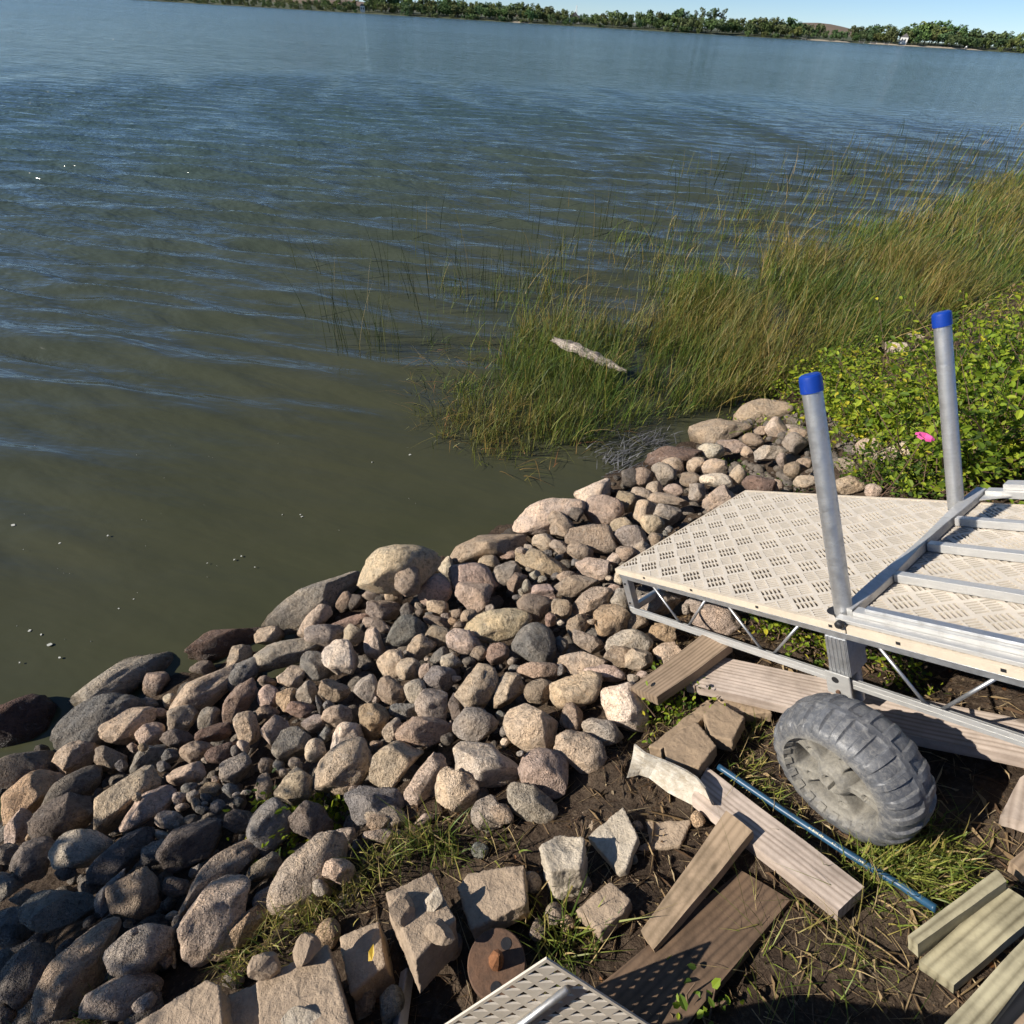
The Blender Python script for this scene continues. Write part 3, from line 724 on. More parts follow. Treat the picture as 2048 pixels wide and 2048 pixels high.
me.set_sharp_from_angle(angle=math.radians(32)); link("tyre", me, M_MUD, wheel)
# moulded disc: a polar relief with pockets, spokes and a raised hub
nr_, na_ = 70, 240; V = []
for a in range(na_):
    t = 2 * math.pi * a / na_
    for k in range(nr_ + 1):
        r = k / nr_ * (WR - .064); y = .030
        rimb = 1 / (1 + math.exp(-(r - .138) / .003)); y -= .022 * rimb               # bead ring
        y -= .022 / (1 + math.exp((r - .045) / .004))                                    # hub boss
        ph = (t * 5 / (2 * math.pi) + .1) % 1.0; d = abs(ph - .5) * 2                     # five pockets between spokes
        pk = (1 / (1 + math.exp((d - .60) / .03))) * (1 / (1 + math.exp(-(r - .060) / .003))) * (1 / (1 + math.exp((r - .122) / .0025)))
        y += .075 * pk
        ph2 = (t * 5 / (2 * math.pi) + .6) % 1.0; lx = (ph2 - .5) * 2 * math.pi / 5 * .092; ly = r - .092
        if (lx / .013) ** 2 + (ly / .010) ** 2 < 1: y += .040
        hx, hz = r * math.cos(t), r * math.sin(t)
        if (hx ** 2 + hz ** 2) < .021 ** 2: y += .05                                   # axle bore with its keyway
        if abs(hx) < .008 and -.038 < hz < 0: y += .05
        V.append((r * math.cos(t), y, r * math.sin(t)))
m_ = nr_ + 1
Fq = [[a * m_ + b, a * m_ + b + 1, ((a + 1) % na_) * m_ + b + 1, ((a + 1) % na_) * m_ + b] for a in range(na_) for b in range(nr_)]
link("wheel_disc", mesh_np("wheel_disc", V, np.array(Fq), True), M_MUD, wheel)
mb = MB(); mb.tube([(0, ww - .06, 0), (0, ww + .012, 0)], .017, 16); link("axle", mb.mesh("axle"), M_ALU, wheel)

# ------------------------------------------------------------------ field stones of the bank, one object each
# per stone: x y half_long half_short tilt colour shape(r round, a angular, f flat) in the detail view's own units
VIEWS = {1: (0, 1280, .20704), 2: (0, 1648, .20704), 3: (300, 1180, .20704), 4: (300, 1500, .20704), 5: (620, 1060, .20704),
         6: (640, 1320, .20704), 7: (960, 960, .20704), 8: (960, 1260, .20704), 9: (1024, 740, .37474), 10: (1500, 540, .28364),
         11: (1230, 970, .16563), 12: (0, 0, 1.0)}
STONES = {1: """240 850 450 270 -20 R a;1160 440 580 205 -28 G r;950 800 520 235 -30 B r;1530 420 150 122 -50 P r;1440 620 100 70 -15 T r;1645 585 75 75 0 T r
1240 845 300 150 -28 T r;1470 910 150 105 -25 P r;740 1130 240 150 -40 T a;1080 1180 180 130 10 N a;1420 1120 230 120 -35 B a;250 1290 390 190 -10 D r
290 1510 330 175 -40 O r;740 1430 340 165 -30 D r;620 1700 320 190 -22 D r;1190 1520 400 205 -42 T r;1440 1620 300 125 -40 P r;180 1820 190 120 -50 P r;1330 1510 50 45 -40 Y r
410 1060 70 50 0 D r;1290 1040 70 40 30 G r;1380 1040 50 40 0 O r;1170 1230 60 70 0 B a;1640 1120 80 70 0 B r;1540 710 75 50 0 T r;1580 1230 70 60 0 B r""",
2: """770 230 310 185 -12 W r;320 360 245 170 -45 D r;1160 320 400 150 -45 D r;1510 280 160 112 -40 B r;1080 640 235 95 -60 B a;1320 670 270 230 -30 N r;600 830 330 270 -15 B a
70 580 150 130 -20 G r;120 1000 230 185 -20 B r;260 1450 370 190 -55 D r;730 1430 560 225 -50 N r;1390 1210 380 225 -33 G r;1150 1660 390 200 -20 P r;1600 1330 72 75 0 N r
1670 1290 100 30 80 Y f;60 1360 130 140 0 B r;240 720 130 105 -40 D a;90 280 150 95 -15 D r;1420 1700 150 80 -35 G a;1240 965 48 44 0 G r;1290 1045 62 42 -20 G r
1660 880 68 36 -15 G f;1720 925 78 48 -45 G f;1715 1010 78 46 -45 B f;640 470 112 72 -10 D r;1700 600 130 110 0 D r;1060 930 70 60 0 D r;40 1840 110 120 0 D r;310 140 60 50 0 O r""",
3: """690 530 410 170 -25 V a;1560 150 480 185 -32 G r;1180 450 150 108 -15 T a;860 640 142 115 -45 T r;510 760 120 82 -5 P r;1330 600 320 130 -20 G r;1690 450 200 140 5 G r
1590 300 190 100 -50 T r;900 810 192 122 -35 B r;830 1100 235 152 -55 S a;520 980 355 150 -35 T r;1360 840 162 112 -5 T a;1600 740 205 125 10 B a;1130 890 88 62 0 N a
1150 1040 115 110 0 P r;1330 1050 120 100 -60 O a;1530 1000 115 105 80 G r;1765 975 145 112 15 N r;1450 1160 148 76 8 S r;1600 1290 120 86 -20 G r;1820 1220 138 108 0 P r
930 1330 158 125 75 T r;1200 1360 152 145 0 P r;1390 1490 195 150 -20 G r;1590 1550 112 102 -60 P r;560 1240 122 105 -50 G r;310 1240 170 118 -25 T r;280 1440 150 110 0 D r
440 1560 148 102 -15 N r;700 1570 172 88 -30 V a;900 1520 76 60 35 W r;820 1730 172 115 -40 G r;400 1760 200 132 -15 T a;1400 1680 76 64 0 G r;1250 1690 60 54 0 G r;1290 1760 46 40 0 G r
1120 1700 92 72 0 N r;1690 1400 92 58 -65 B r;1640 1110 92 38 80 B a;1730 1120 56 50 0 B r;1140 1180 116 64 0 N r;610 1390 205 80 -20 V r;540 1640 42 34 0 G r;830 1560 50 60 0 B r""",
4: """280 470 78 74 0 G r;385 365 88 56 -15 B r;425 440 78 55 -35 G r;445 515 60 55 60 G r;535 520 36 26 0 W r;500 580 62 46 0 B r;310 550 76 36 -10 P r;545 460 72 46 25 B r;600 380 112 66 0 O r
780 390 82 70 0 B r;660 550 76 70 0 B r;195 680 156 106 5 P a;400 680 66 64 0 N r;100 815 78 54 10 W a;420 890 370 185 -38 D r;1110 370 132 108 80 N a;1420 350 190 165 -30 T r
1170 740 265 190 -62 B r;1560 690 200 170 30 D r;1090 1140 188 114 -35 N r;660 1230 480 165 -42 N r;630 1610 450 255 -50 T r;860 1760 380 120 -38 O r;1480 1500 82 78 0 B r;1640 1320 86 80 -40 G a
1560 1200 450 250 -48 P f;1130 1450 150 110 -50 B f;440 1170 82 50 -45 B r;1830 1170 150 122 0 T r;860 690 150 110 0 D f;640 290 50 40 0 P r;830 430 45 25 -20 W f;930 410 50 25 -10 W f;860 500 60 45 0 B r""",
5: """880 385 372 240 -15 Y r;955 480 150 138 -30 N r;1660 200 375 175 -14 N a;1330 360 96 78 80 W a;1560 470 240 150 15 P r;1590 630 176 155 0 T r;1200 580 165 145 -50 P r;1240 745 120 76 5 T r
800 640 102 76 20 T r;600 640 102 52 20 G r;700 770 172 118 20 P a;330 700 112 70 -55 N r;300 1265 190 184 0 W a;410 880 225 56 -15 S f;430 1015 125 108 0 T a;620 1100 146 104 80 P r
660 930 140 76 20 P r;930 990 212 135 -30 B r;1085 1140 142 110 -30 T r;1230 1010 122 120 0 N a;1230 890 132 52 20 N r;800 1290 142 130 0 T r;955 1340 112 106 0 T r;1490 1090 166 120 20 P r
1640 1190 88 70 0 N r;1250 1220 98 70 -35 B a;1370 1260 112 80 10 W a;1120 1360 76 64 -60 P r;1250 1430 152 120 -20 B r;1190 1690 182 150 20 G r;1030 1560 125 108 70 G r;540 1540 142 134 0 G r
790 1550 142 128 60 N r;1410 810 56 54 0 N r;1540 840 82 74 0 N r;1320 840 56 40 20 G r;1150 820 46 36 0 B r;1070 800 46 40 0 D r;1450 920 62 40 0 N r;1380 880 46 36 0 O r;1060 740 62 36 20 G r
940 770 82 60 0 B r;1740 310 96 74 10 T r;950 1190 48 30 20 B r;1410 1440 46 40 0 W r;1540 1270 62 42 0 D r;440 690 90 62 -60 D r;640 1640 36 34 0 G r;1130 1250 26 18 0 W r""",
6: """1530 270 232 200 -60 T r;1820 280 182 128 -60 T r;1490 640 202 170 0 G r;1000 690 242 150 -10 N r;700 690 132 86 -55 P r;510 590 182 148 80 O r;260 760 166 148 -40 W r;810 490 142 95 0 B r
690 1000 275 205 -12 Y a;1020 1165 335 118 -58 P a;1560 1030 330 225 18 W r;1330 1270 235 215 -50 T a;1640 1480 192 158 80 G r;530 1390 275 215 -25 B a;670 1520 212 110 5 P r;250 1030 320 200 -40 T r
1010 1540 92 52 -30 P r;1770 600 80 50 60 B r;1785 690 58 55 0 B r;1790 800 46 46 0 W r;1750 530 50 36 20 B r;620 1690 185 80 5 P a;230 1700 132 80 -20 G r;1270 630 40 26 70 P r;550 810 62 36 0 N r
1310 470 140 78 80 D r;330 1250 62 42 0 P r;1240 760 70 60 0 D r""",
7: """680 345 345 150 -16 W r;770 440 132 115 60 P r;905 325 95 76 0 D a;1110 120 190 108 -25 W r;1190 290 192 140 10 P r;1420 225 118 98 60 N a;1080 560 262 140 10 N r;1460 560 168 110 5 G r
620 590 126 95 15 P r;770 650 122 76 25 P a;970 700 122 86 15 N r;600 800 272 108 18 Y r;1120 850 192 108 8 P a;930 1020 212 88 -12 N f;1080 1160 198 118 -28 T r;270 900 132 110 -30 G r
345 990 122 86 -60 N a;600 1070 152 90 10 P a;520 1240 172 130 0 N r;790 1230 112 94 70 N r;1260 1370 192 155 0 O r;1520 1370 112 84 -20 N r;530 1610 216 200 0 B r;190 1680 122 108 20 S a
1040 1560 156 90 25 T r;950 1410 132 92 -35 N a;1420 1590 222 138 -10 G r;1540 1740 132 122 -30 T r;1330 1700 142 114 0 N r;1750 1480 152 110 -10 O a;1800 1660 142 100 -10 T a;1000 1770 232 120 10 P a
580 1840 192 108 5 N r;680 1350 82 56 -60 S a;1370 1140 118 110 0 G r;1400 720 102 80 0 N r;1290 760 82 60 -20 P r;1660 430 122 92 30 T r;1590 300 112 104 0 T r;1810 330 132 108 10 G a;1360 440 102 76 -10 Y r
1700 570 82 74 0 N a;1560 150 122 72 20 P r;1690 100 86 80 0 T r;1860 100 102 58 5 P r;1830 190 192 60 8 P r;300 735 112 46 -5 S r;90 800 98 80 0 T a;475 650 52 36 0 G r;660 710 52 42 0 B a;770 745 42 36 0 B a
390 680 52 36 10 P a;530 920 52 48 0 G r;600 960 46 36 0 G r;740 930 52 36 -20 B r;460 1030 66 50 80 G r;360 1130 46 26 0 B r;480 860 42 26 20 G r;1830 480 38 34 0 B r;1790 520 36 26 70 B r;920 800 42 36 0 B a
1250 950 36 26 0 P r;840 940 92 60 0 N r;1300 1040 62 36 0 P r;790 1590 92 58 80 B r;330 1820 62 36 0 B f;310 1750 44 40 0 G r;100 1240 52 40 0 G r;1540 680 92 80 -40 P r;1700 1190 195 120 -10 G r;410 1095 40 50 0 G r
1350 940 60 70 0 W r;1490 1250 50 35 0 W r;1080 1370 40 30 0 N r;780 1380 40 25 0 W r""",
8: """530 940 272 232 25 T r;935 585 255 185 -10 Y r;1200 430 185 92 10 P r;1410 720 290 195 58 W a;890 860 146 108 80 N r;1190 960 218 148 20 G r;955 1180 265 185 25 T r;600 1370 285 218 25 P r
500 1670 272 158 25 G r;570 600 138 118 -25 N r;1470 460 62 42 0 G r;1570 430 56 40 0 P r;390 1190 38 30 0 G r;775 380 60 54 60 B r""",
9: """1340 240 150 86 -15 N r;1410 315 66 56 0 W r;1080 335 158 70 -10 N a;1295 375 62 38 10 N r;1510 395 66 56 0 G r;1360 440 76 60 -10 G a;1525 340 56 30 0 N r;1065 430 72 45 15 W r;1180 400 92 36 10 P r
860 465 155 62 0 V r;860 510 60 44 10 T r;980 510 50 46 -50 T r;810 555 68 54 30 G r;1080 525 76 46 0 T r;1100 590 92 42 3 W r;1205 560 50 44 80 T r;955 590 66 40 5 N r;985 650 52 48 0 G r
1105 690 118 60 -10 P a;1500 530 48 45 0 N r;1440 480 42 34 70 P a;1320 610 86 46 5 V r;1570 600 62 40 0 P r;1560 500 46 30 0 N r;1790 620 86 50 0 N r;1790 510 76 40 10 N r;640 580 72 50 -10 D a
700 575 62 56 0 N a;1255 440 36 30 0 T r;1420 610 36 26 80 N r;1490 310 40 24 0 G r;1330 330 40 28 0 N r;1660 590 50 36 0 P r""",
10: """1090 1265 132 50 -5 W f;840 1240 112 62 -10 P r;870 1560 62 50 0 P r;960 1340 102 78 -40 P r;1050 560 120 55 10 W a;1160 480 80 30 0 W a;860 1320 60 50 0 N r""",
11: """760 1330 125 72 0 N r;860 1495 62 72 0 G r;985 1450 112 138 0 N r;1215 1620 290 190 8 P f""",
12: """993 1251 62 31 -12 Y f;1345 1185 30 20 0 N r;1392 1212 22 16 0 G r;760 1640 30 18 -20 N r;1005 1628 26 18 20 N r"""}
PAL = {'R': (.105, .055, .042), 'V': (.175, .115, .095), 'S': (.33, .225, .185), 'G': (.335, .30, .262), 'B': (.185, .185, .182), 'P': (.44, .35, .29), 'T': (.47, .375, .28),
       'N': (.32, .25, .188), 'D': (.16, .14, .125), 'O': (.39, .28, .17), 'Y': (.47, .375, .255), 'W': (.57, .50, .41)}
CNAME = {'R': 'dark red-brown', 'V': 'maroon-brown', 'S': 'reddish pink', 'G': 'grey', 'B': 'blue-grey', 'P': 'pinkish', 'T': 'tan', 'N': 'brown', 'D': 'dark grey-brown', 'O': 'golden-brown', 'Y': 'yellowish', 'W': 'pale'}
SNAME = {'r': 'rounded', 'a': 'angular', 'f': 'flat'}
def img_axes(u, v, t, a, b, ang):
    """semi-axes (px) of a stone's outline at photo position u,v and depth t as two world vectors across the line of sight"""
    d = ray(u, v); dn = d / np.linalg.norm(d); D_ = np.linalg.norm(d) * t
    def w(du, dv):
        e = ray(u + du, v + dv); e /= np.linalg.norm(e)
        return (e - dn * (e @ dn)) * D_
    c, s = math.cos(math.radians(ang)), math.sin(math.radians(ang))
    J = np.stack([w(a * c, a * s), w(-b * s, b * c)], 1)
    Uu, S, Vt = np.linalg.svd(J, full_matrices=False)
    return Uu * S, dn
SL = []
for vw, txt in STONES.items():
    ox, oy, k = VIEWS[vw]
    for it in txt.replace("\n", ";").split(";"):
        x, y, a, b, an, c, s = it.split()
        SL.append(dict(u=ox + float(x) * k, v=oy + float(y) * k, a=float(a) * k, b=float(b) * k, ang=float(an), c=c, s=s))
for i, q in enumerate(SL):
    rb = q['b'] / F * 3.2
    d = ray(q['u'], q['v']); t = (1.12 + .40 * rb - CAM_H) / (d[2] - .46 * (d @ UH))
    q['t'] = t; q['t0'] = t
def depth_c(q): return (.75 * q['b'] + .2 * q['a']) / F * q['t']
for _it in range(14):
    for q in SL:
        lim = q['t']
        for o in SL:
            if o is q: continue
            du, dv = q['u'] - o['u'], q['v'] - o['v']
            if abs(du) > o['a'] + 4 or abs(dv) > o['a'] + 4: continue
            c, s = math.cos(math.radians(o['ang'])), math.sin(math.radians(o['ang']))
            e2 = ((du * c + dv * s) / o['a']) ** 2 + ((-du * s + dv * c) / o['b']) ** 2
            if e2 < 1.0 and (q['a'] * q['b'] < o['a'] * o['b'] or e2 > .55):
                front = o['t'] - depth_c(o) * math.sqrt(1 - e2)
                lim = min(lim, front - .012 + depth_c(q) * .62)
        q['t'] = max(lim, q['t0'] * .90)
# landmarks for the descriptions
LMK = [((330, 1330), "long grey waterline boulder"), ((785, 1137), "big yellowish waterline boulder"), ((470, 1408), "reddish pink angular stone"), ((1070, 1293), "round blue-grey stone"),
       ((993, 1252), "flat yellow slab stone"), ((783, 1527), "golden angular stone"), ((1252, 1409), "pale triangular stone"), ((273, 1787), "round pitted brown stone"), ((430, 1833), "largest tan boulder"),
       ((1526, 830), "large brown boulder beside the reeds"), ((1240, 1135), "dock's low corner"), ((962, 1534), "large pale stone under two shadows"), ((50, 1456), "dark red-brown boulder"), ((610, 1610), "leafy grey weed"),
       ((1346, 914), "flat maroon stone by the reeds"), ((1206, 1020), "whitish pink boulder"), ((700, 1322), "pale angular stone"), ((1068, 1455), "large tan stone"), ((124, 1820), "large dark angular boulder"), ((1220, 1244), "golden stone by the dock"), ((250, 1595), "big smooth tan boulder")]
used_l = {}
def stone_label(q):
    big = q['a'] * q['b']
    size = 'large' if big > 2200 else 'medium' if big > 700 else 'small' if big > 220 else 'tiny'
    for (lp, nm) in LMK:
        if abs(lp[0] - q['u']) < 14 and abs(lp[1] - q['v']) < 14 and big > 500 and not q.get('lm') and 'dock' not in nm and 'weed' not in nm and nm not in used_l:
            used_l[nm] = 1; q['lm'] = 1
            return nm + " among the bank stones"
    best = sorted(LMK, key=lambda L: math.hypot(L[0][0] - q['u'], L[0][1] - q['v']))
    best = [b for b in best if math.hypot(b[0][0] - q['u'], b[0][1] - q['v']) > 20]
    for (lp, nm) in best[:3]:
        du, dv = q['u'] - lp[0], q['v'] - lp[1]
        rel = ("right of" if du > 0 else "left of") if abs(du) > 1.3 * abs(dv) else ("below" if dv > 0 else "above") if abs(dv) > 1.3 * abs(du) else \
              ("lower right of" if du > 0 and dv > 0 else "lower left of" if dv > 0 else "upper right of" if du > 0 else "upper left of")
        lab = f"{size} {CNAME[q['c']]} {SNAME[q['s']]} stone, {rel} the {nm}"
        if lab not in used_l:
            used_l[lab] = 1; return lab
    lab0 = lab
    for w in ("farther", "much farther", "farthest"):
        lab = lab0.replace(" stone, ", f" stone, {w} ")
        if lab not in used_l: used_l[lab] = 1; return lab
    used_l[lab] = 1
    return lab
SL.sort(key=lambda q: -q['a'] * q['b'])
used_l.clear()
for i, q in enumerate(SL):
    rng = np.random.default_rng(100 + i)
    k = 5 if q['a'] > 95 else 4 if q['a'] > 27 else 3
    v, f = ico(k); v = v.copy()
    ncut, lo, hi = (17, .50, .80) if q['s'] == 'a' else (13, .62, .94) if q['s'] == 'r' else (8, .70, .9)
    Q_, _r = np.linalg.qr(rng.normal(size=(3, 3))); w_ = v @ Q_; ex_ = rng.uniform(.62, .98)
    v = (np.sign(w_) * np.abs(w_) ** ex_) @ Q_.T; v /= np.percentile(np.linalg.norm(v, axis=1), 80)
    v *= (1 + (.09 if q['s'] == 'a' else .075) * snoise(v, rng, 1.9, 2))[:, None]
    for _ in range(ncut):
        n_ = rng.normal(size=3); n_ /= np.linalg.norm(n_); dd = rng.uniform(lo, hi)
        ex = v @ n_ - dd; ex = np.where(ex > 0, ex, 0) * .97
        v -= ex[:, None] * n_
    v *= (1 + (.042 if q['s'] == 'a' else .030) * snoise(v, rng, 4.8, 4, .62))[:, None]
    rdg = 1 - np.abs(np.sin(snoise(v, rng, 2.6, 2))) ; v *= (1 - (.075 if q['s'] == 'a' else .05) * np.clip(rdg - .55, 0, 1) / .45)[:, None]   # seams
    v *= 1.0 / np.percentile(np.linalg.norm(v[:, :2], axis=1), 97)
    AX, dn = img_axes(q['u'], q['v'], q['t'], q['a'] * 1.13, q['b'] * 1.13, q['ang'])
    cc = dn * (.92 * np.linalg.norm(AX[:, 1]) + .10 * np.linalg.norm(AX[:, 0])) * (.75 if q['s'] == 'f' else 1)
    P = np.outer(v[:, 0], AX[:, 0]) + np.outer(v[:, 1], AX[:, 1]) + np.outer(v[:, 2], cc)
    if np.dot(np.cross(AX[:, 0], AX[:, 1]), cc) < 0: f = f[:, ::-1]
    me = mesh_np("stone", P, f, True)
    big = q['a'] > 60
    o = link("boulder" if big else "stone", me, M_STONE, label=stone_label(q), cat="boulder" if big else "stone", group="stones of the bank riprap")
    o.location = (CAMP + ray(q['u'], q['v']) * q['t']).tolist()
    jit = rng.uniform(.82, 1.16); tint = rng.normal(0, .03, 3)
    pc_ = np.array(PAL[q['c']]); lum = pc_ @ np.array([.3, .6, .1]); pc_ = (pc_ * .70 + .30 * lum * np.array([1.22, .97, .74])) * 1.14    # dusty film over every stone
    o.color = (*[max(.02, pc_[k2] * jit * (1 + tint[k2] * .5)) for k2 in range(3)], 1)
# gravel and cobbles in the gaps, far too many to count
v1, f1 = ico(2); vs_, fs_, cs_ = [], [], []
rng = np.random.default_rng(77); off = 0
for i in range(2400):
    l = rng.uniform(-3.5, 5.2); u = rng.uniform(-2.34, -.62 if l < 1.0 else -.95 if l < 2.6 else -1.1)
    if l < .9 and u > -.85 and rng.random() < .7: continue
    p = l * LH + u * UH; r = .014 + .042 * rng.random() ** 1.9
    z = float(ground_z(p[0], p[1])) + r * .2
    w = v1 * (1 + .12 * snoise(v1, rng, 1.8, 1))[:, None] * np.array([r * rng.uniform(.9, 1.6), r, r * rng.uniform(.5, .9)])
    a = rng.uniform(0, 6.28); w = w @ np.array([[math.cos(a), -math.sin(a), 0], [math.sin(a), math.cos(a), 0], [0, 0, 1]])
    vs_.append(w + [p[0], p[1], z]); fs_.append(f1 + off); off += len(v1)
o = link("gravel", mesh_np("gravel", np.concatenate(vs_), np.concatenate(fs_), True), M_STONE, kind="stuff", label="dark gravel and small cobbles filling gaps between the bank stones", cat="gravel")
o.color = (.19, .168, .145, 1)

# ------------------------------------------------------------------ boards, blocks, pipe and other loose things on the bank
def board(name, px4, h, th, mat, label, cat="board", lower=None, rough=.004, seed=0, group=None, end=None):
    """board from the four corners of its top face (long sides are 0-1 and 3-2); h heights above the bank; real thickness th"""
    hs = h if hasattr(h, '__len__') else [h] * 4
    P = np.array([at_ground(u, v, hh) for (u, v), hh in zip(px4, hs)])
    ex = (P[1] + P[2] - P[0] - P[3]) / 2; Lx = np.linalg.norm(ex); ex /= Lx
    ey = (P[3] + P[2] - P[0] - P[1]) / 2; ey -= ex * (ey @ ex); Ly = np.linalg.norm(ey); ey /= Ly
    ez = np.cross(ex, ey)
    if ez[2] < 0: ey = -ey; ez = -ez
    c = P.mean(0)
    q = (P - c) @ np.stack([ex, ey, ez], 1); q[:, 2] = 0
    order = q[:, :2]
    rng = np.random.default_rng(seed + 500)
    n = max(6, int(Lx / .03)); m = max(3, int(Ly / .03)); V = []; 
    # bilinear slab with slightly uneven edges
    for i in range(n + 1):
        for j in range(m + 1):
            s, t = i / n, j / m
            p = (order[0] * (1 - s) + order[1] * s) * (1 - t) + (order[3] * (1 - s) + order[2] * s) * t
            V.append([p[0], p[1], 0])
    V = np.array(V); dz = rough * snoise(V, rng, 9, 2); V[:, 2] += dz
    V[:, 1] += rough * .2 * snoise(V * [1, 0, 0], rng, 25, 2)
    cup = (V[:, 1] / max(Ly / 2, 1e-3)) ** 2 * -.003; V[:, 2] += cup
    k = len(V); B = V.copy(); B[:, 2] -= th
    idx = np.arange(k).reshape(n + 1, m + 1)
    top = np.stack([idx[:-1, :-1], idx[1:, :-1], idx[1:, 1:], idx[:-1, 1:]], -1).reshape(-1, 4)
    ring = list(idx[:, 0]) + list(idx[-1, 1:]) + list(idx[::-1, -1][1:]) + list(idx[0, ::-1][1:-1])
    side = [[ring[i] + k, ring[(i + 1) % len(ring)] + k, ring[(i + 1) % len(ring)], ring[i]] for i in range(len(ring))]
    Fc = np.concatenate([top, top[:, ::-1] + k, np.array(side)])
    a, b, cc = V[top[0, 0]], V[top[0, 1]], V[top[0, 2]]
    if np.cross(b - a, cc - a)[2] < 0: Fc = Fc[:, ::-1]
    me = mesh_np(name, np.concatenate([V, B]), Fc)
    o = link(name, me, mat, label=label, cat=cat, group=group)
    mw = np.eye(4); mw[:3, 0] = ex; mw[:3, 1] = ey; mw[:3, 2] = ez; mw[:3, 3] = c; o.matrix_world = Matrix(mw.tolist())
    return o
board("plank", [(1412, 1303), (2080, 1448), (2080, 1525), (1372, 1366)], .10, .04, M_WOODP, "long pale weathered plank lying under the dock", "plank", seed=1)
board("beam", [(1261, 1373), (1406, 1268), (1464, 1286), (1314, 1393)], [.15, .17, .17, .15], .045, M_WOODG, "short grey-brown beam jutting from under the dock over the stones", "beam", seed=2)
board("board", [(1281, 1860), (1452, 1618), (1505, 1660), (1307, 1898)], [.035, .10, .10, .035], .035, M_WOODT, "short muddy tan board propped diagonally on other planks", seed=3)
board("plank", [(1120, 2030), (1481, 1738), (1580, 1798), (1350, 2075)], .012, .03, M_WOODD, "wide dark damp plank half buried in soil below the propped board", "plank", seed=4)
board("plank", [(1415, 1533), (1729, 1772), (1676, 1823), (1383, 1592)], .055, .045, M_WOODP, "pale plank with orange edge lying beside the blue pipe", "plank", seed=5)
board("board", [(2001, 1630), (2040, 1555), (2075, 1530), (2075, 1655)], .05, .04, M_WOODP, "pale board end at the right edge above the grass", seed=6)
board("timber_batten", [(1816, 1872), (1992, 1737), (2012, 1760), (1836, 1890)], [.10, .14, .14, .10], .06, M_WOODV, "narrow green treated batten lying above the wide knotty board", "batten", seed=7)
board("timber_board", [(1838, 1920), (2008, 1768), (2085, 1820), (1908, 1970)], [.05, .10, .10, .05], .045, M_WOODV, "wide knotty green treated board at the lower right", seed=8)
board("timber_batten", [(1850, 2085), (2075, 1850), (2085, 1915), (1950, 2085)], [.19, .25, .25, .19], .05, M_WOODV, "long pale green batten across the lower right corner", "batten", seed=9)
board("plank", [(1960, 2070), (2085, 1930), (2110, 2050), (2060, 2110)], .10, .04, M_WOODG, "brown plank in the lower right corner beneath the green batten", "plank", seed=10)
board("plank", [(2020, 1720), (2085, 1665), (2090, 1700), (2050, 1745)], .08, .04, M_WOODG, "short brown plank end at the right edge behind the green batten", "plank", seed=11)

def slab(name, pxs, h, th, mat, label, cat, seed=0, group=None, rough=.0025, tilt=None):
    """block of stone or concrete from the outline of its top face, edges chipped"""
    hs = h if hasattr(h, '__len__') else [h] * len(pxs)
    P = np.array([at_ground(u, v, hh) for (u, v), hh in zip(pxs, hs)])
    c = P.mean(0); nrm = np.zeros(3)
    for i in range(len(P)): nrm += np.cross(P[i] - c, P[(i + 1) % len(P)] - c)
    nrm /= np.linalg.norm(nrm)
    if nrm[2] < 0: P = P[::-1]; nrm = -nrm
    mb = MB(); mb.prism(P - c, -nrm * th)
    me = mb.mesh(name)
    o = link(name, me, mat, label=label, cat=cat, group=group); o.location = c.tolist()
    rm = o.modifiers.new("worn edges", 'REMESH'); rm.mode = 'VOXEL'; rm.voxel_size = .0055; rm.use_smooth_shade = True
    for sz, st in ((.05, rough * 3.2), (.014, rough * 1.3)):
        tx = bpy.data.textures.new("chips", 'CLOUDS'); tx.noise_scale = sz; tx.noise_depth = 2
        dm = o.modifiers.new("chips", 'DISPLACE'); dm.texture = tx; dm.strength = st; dm.mid_level = .5; dm.texture_coords = 'GLOBAL'
    return o, P, nrm
GB = "broken retaining wall blocks"
def lump(parent, px, h, r, mat, seed, name="broken_lip"):
    rng = np.random.default_rng(seed); v, f = ico(3); v = v.copy()
    for _ in range(15):
        n_ = rng.normal(size=3); n_ /= np.linalg.norm(n_); ex = np.maximum(v @ n_ - rng.uniform(.42, .72), 0); v -= ex[:, None] * n_
    v *= 1.25 * (1 + .05 * snoise(v, rng, 6, 3))[:, None]
    c = at_ground(px[0], px[1], h) - np.array(parent.location)
    me = mesh_np(name, v * np.array(r) + c, f, False)
    return link(name, me, mat, parent)
b1, _, _ = slab("concrete_block", [(771, 1785), (863, 1743), (912, 1838), (830, 1922)], [.17, .14, .15, .18], .12, M_CONC, "split concrete block with a broken lip beside the grass strip", "block", 1, GB)
lump(b1, (802, 1815), .185, (.042, .055, .036), M_CONC, 1); lump(b1, (872, 1800), .165, (.03, .035, .015), M_CONCW, 2); lump(b1, (880, 1870), .17, (.035, .03, .016), M_CONC, 22)
b2, _, _ = slab("concrete_block", [(512, 1962), (655, 1886), (705, 2062), (520, 2095)], [.16, .15, .17, .18], .13, M_CONC, "split concrete block with two broken lumps at the bottom edge", "block", 2, GB)
lump(b2, (535, 1930), .19, (.04, .04, .04), M_CONC, 3); lump(b2, (606, 1905), .19, (.04, .036, .035), M_CONC, 4); lump(b2, (600, 2035), .175, (.07, .03, .014), M_CONCW, 5)
slab("concrete_block", [(225, 2075), (409, 1958), (438, 1968), (450, 2095)], .13, .09, M_CONC, "smooth tan concrete block at the bottom edge left of the other blocks", "block", 3, GB, .003)
slab("concrete_block", [(455, 1990), (560, 1945), (570, 2060), (460, 2080)], .05, .10, M_CONC, "shaded concrete block wedged between the two bottom edge blocks", "block", 4, GB)
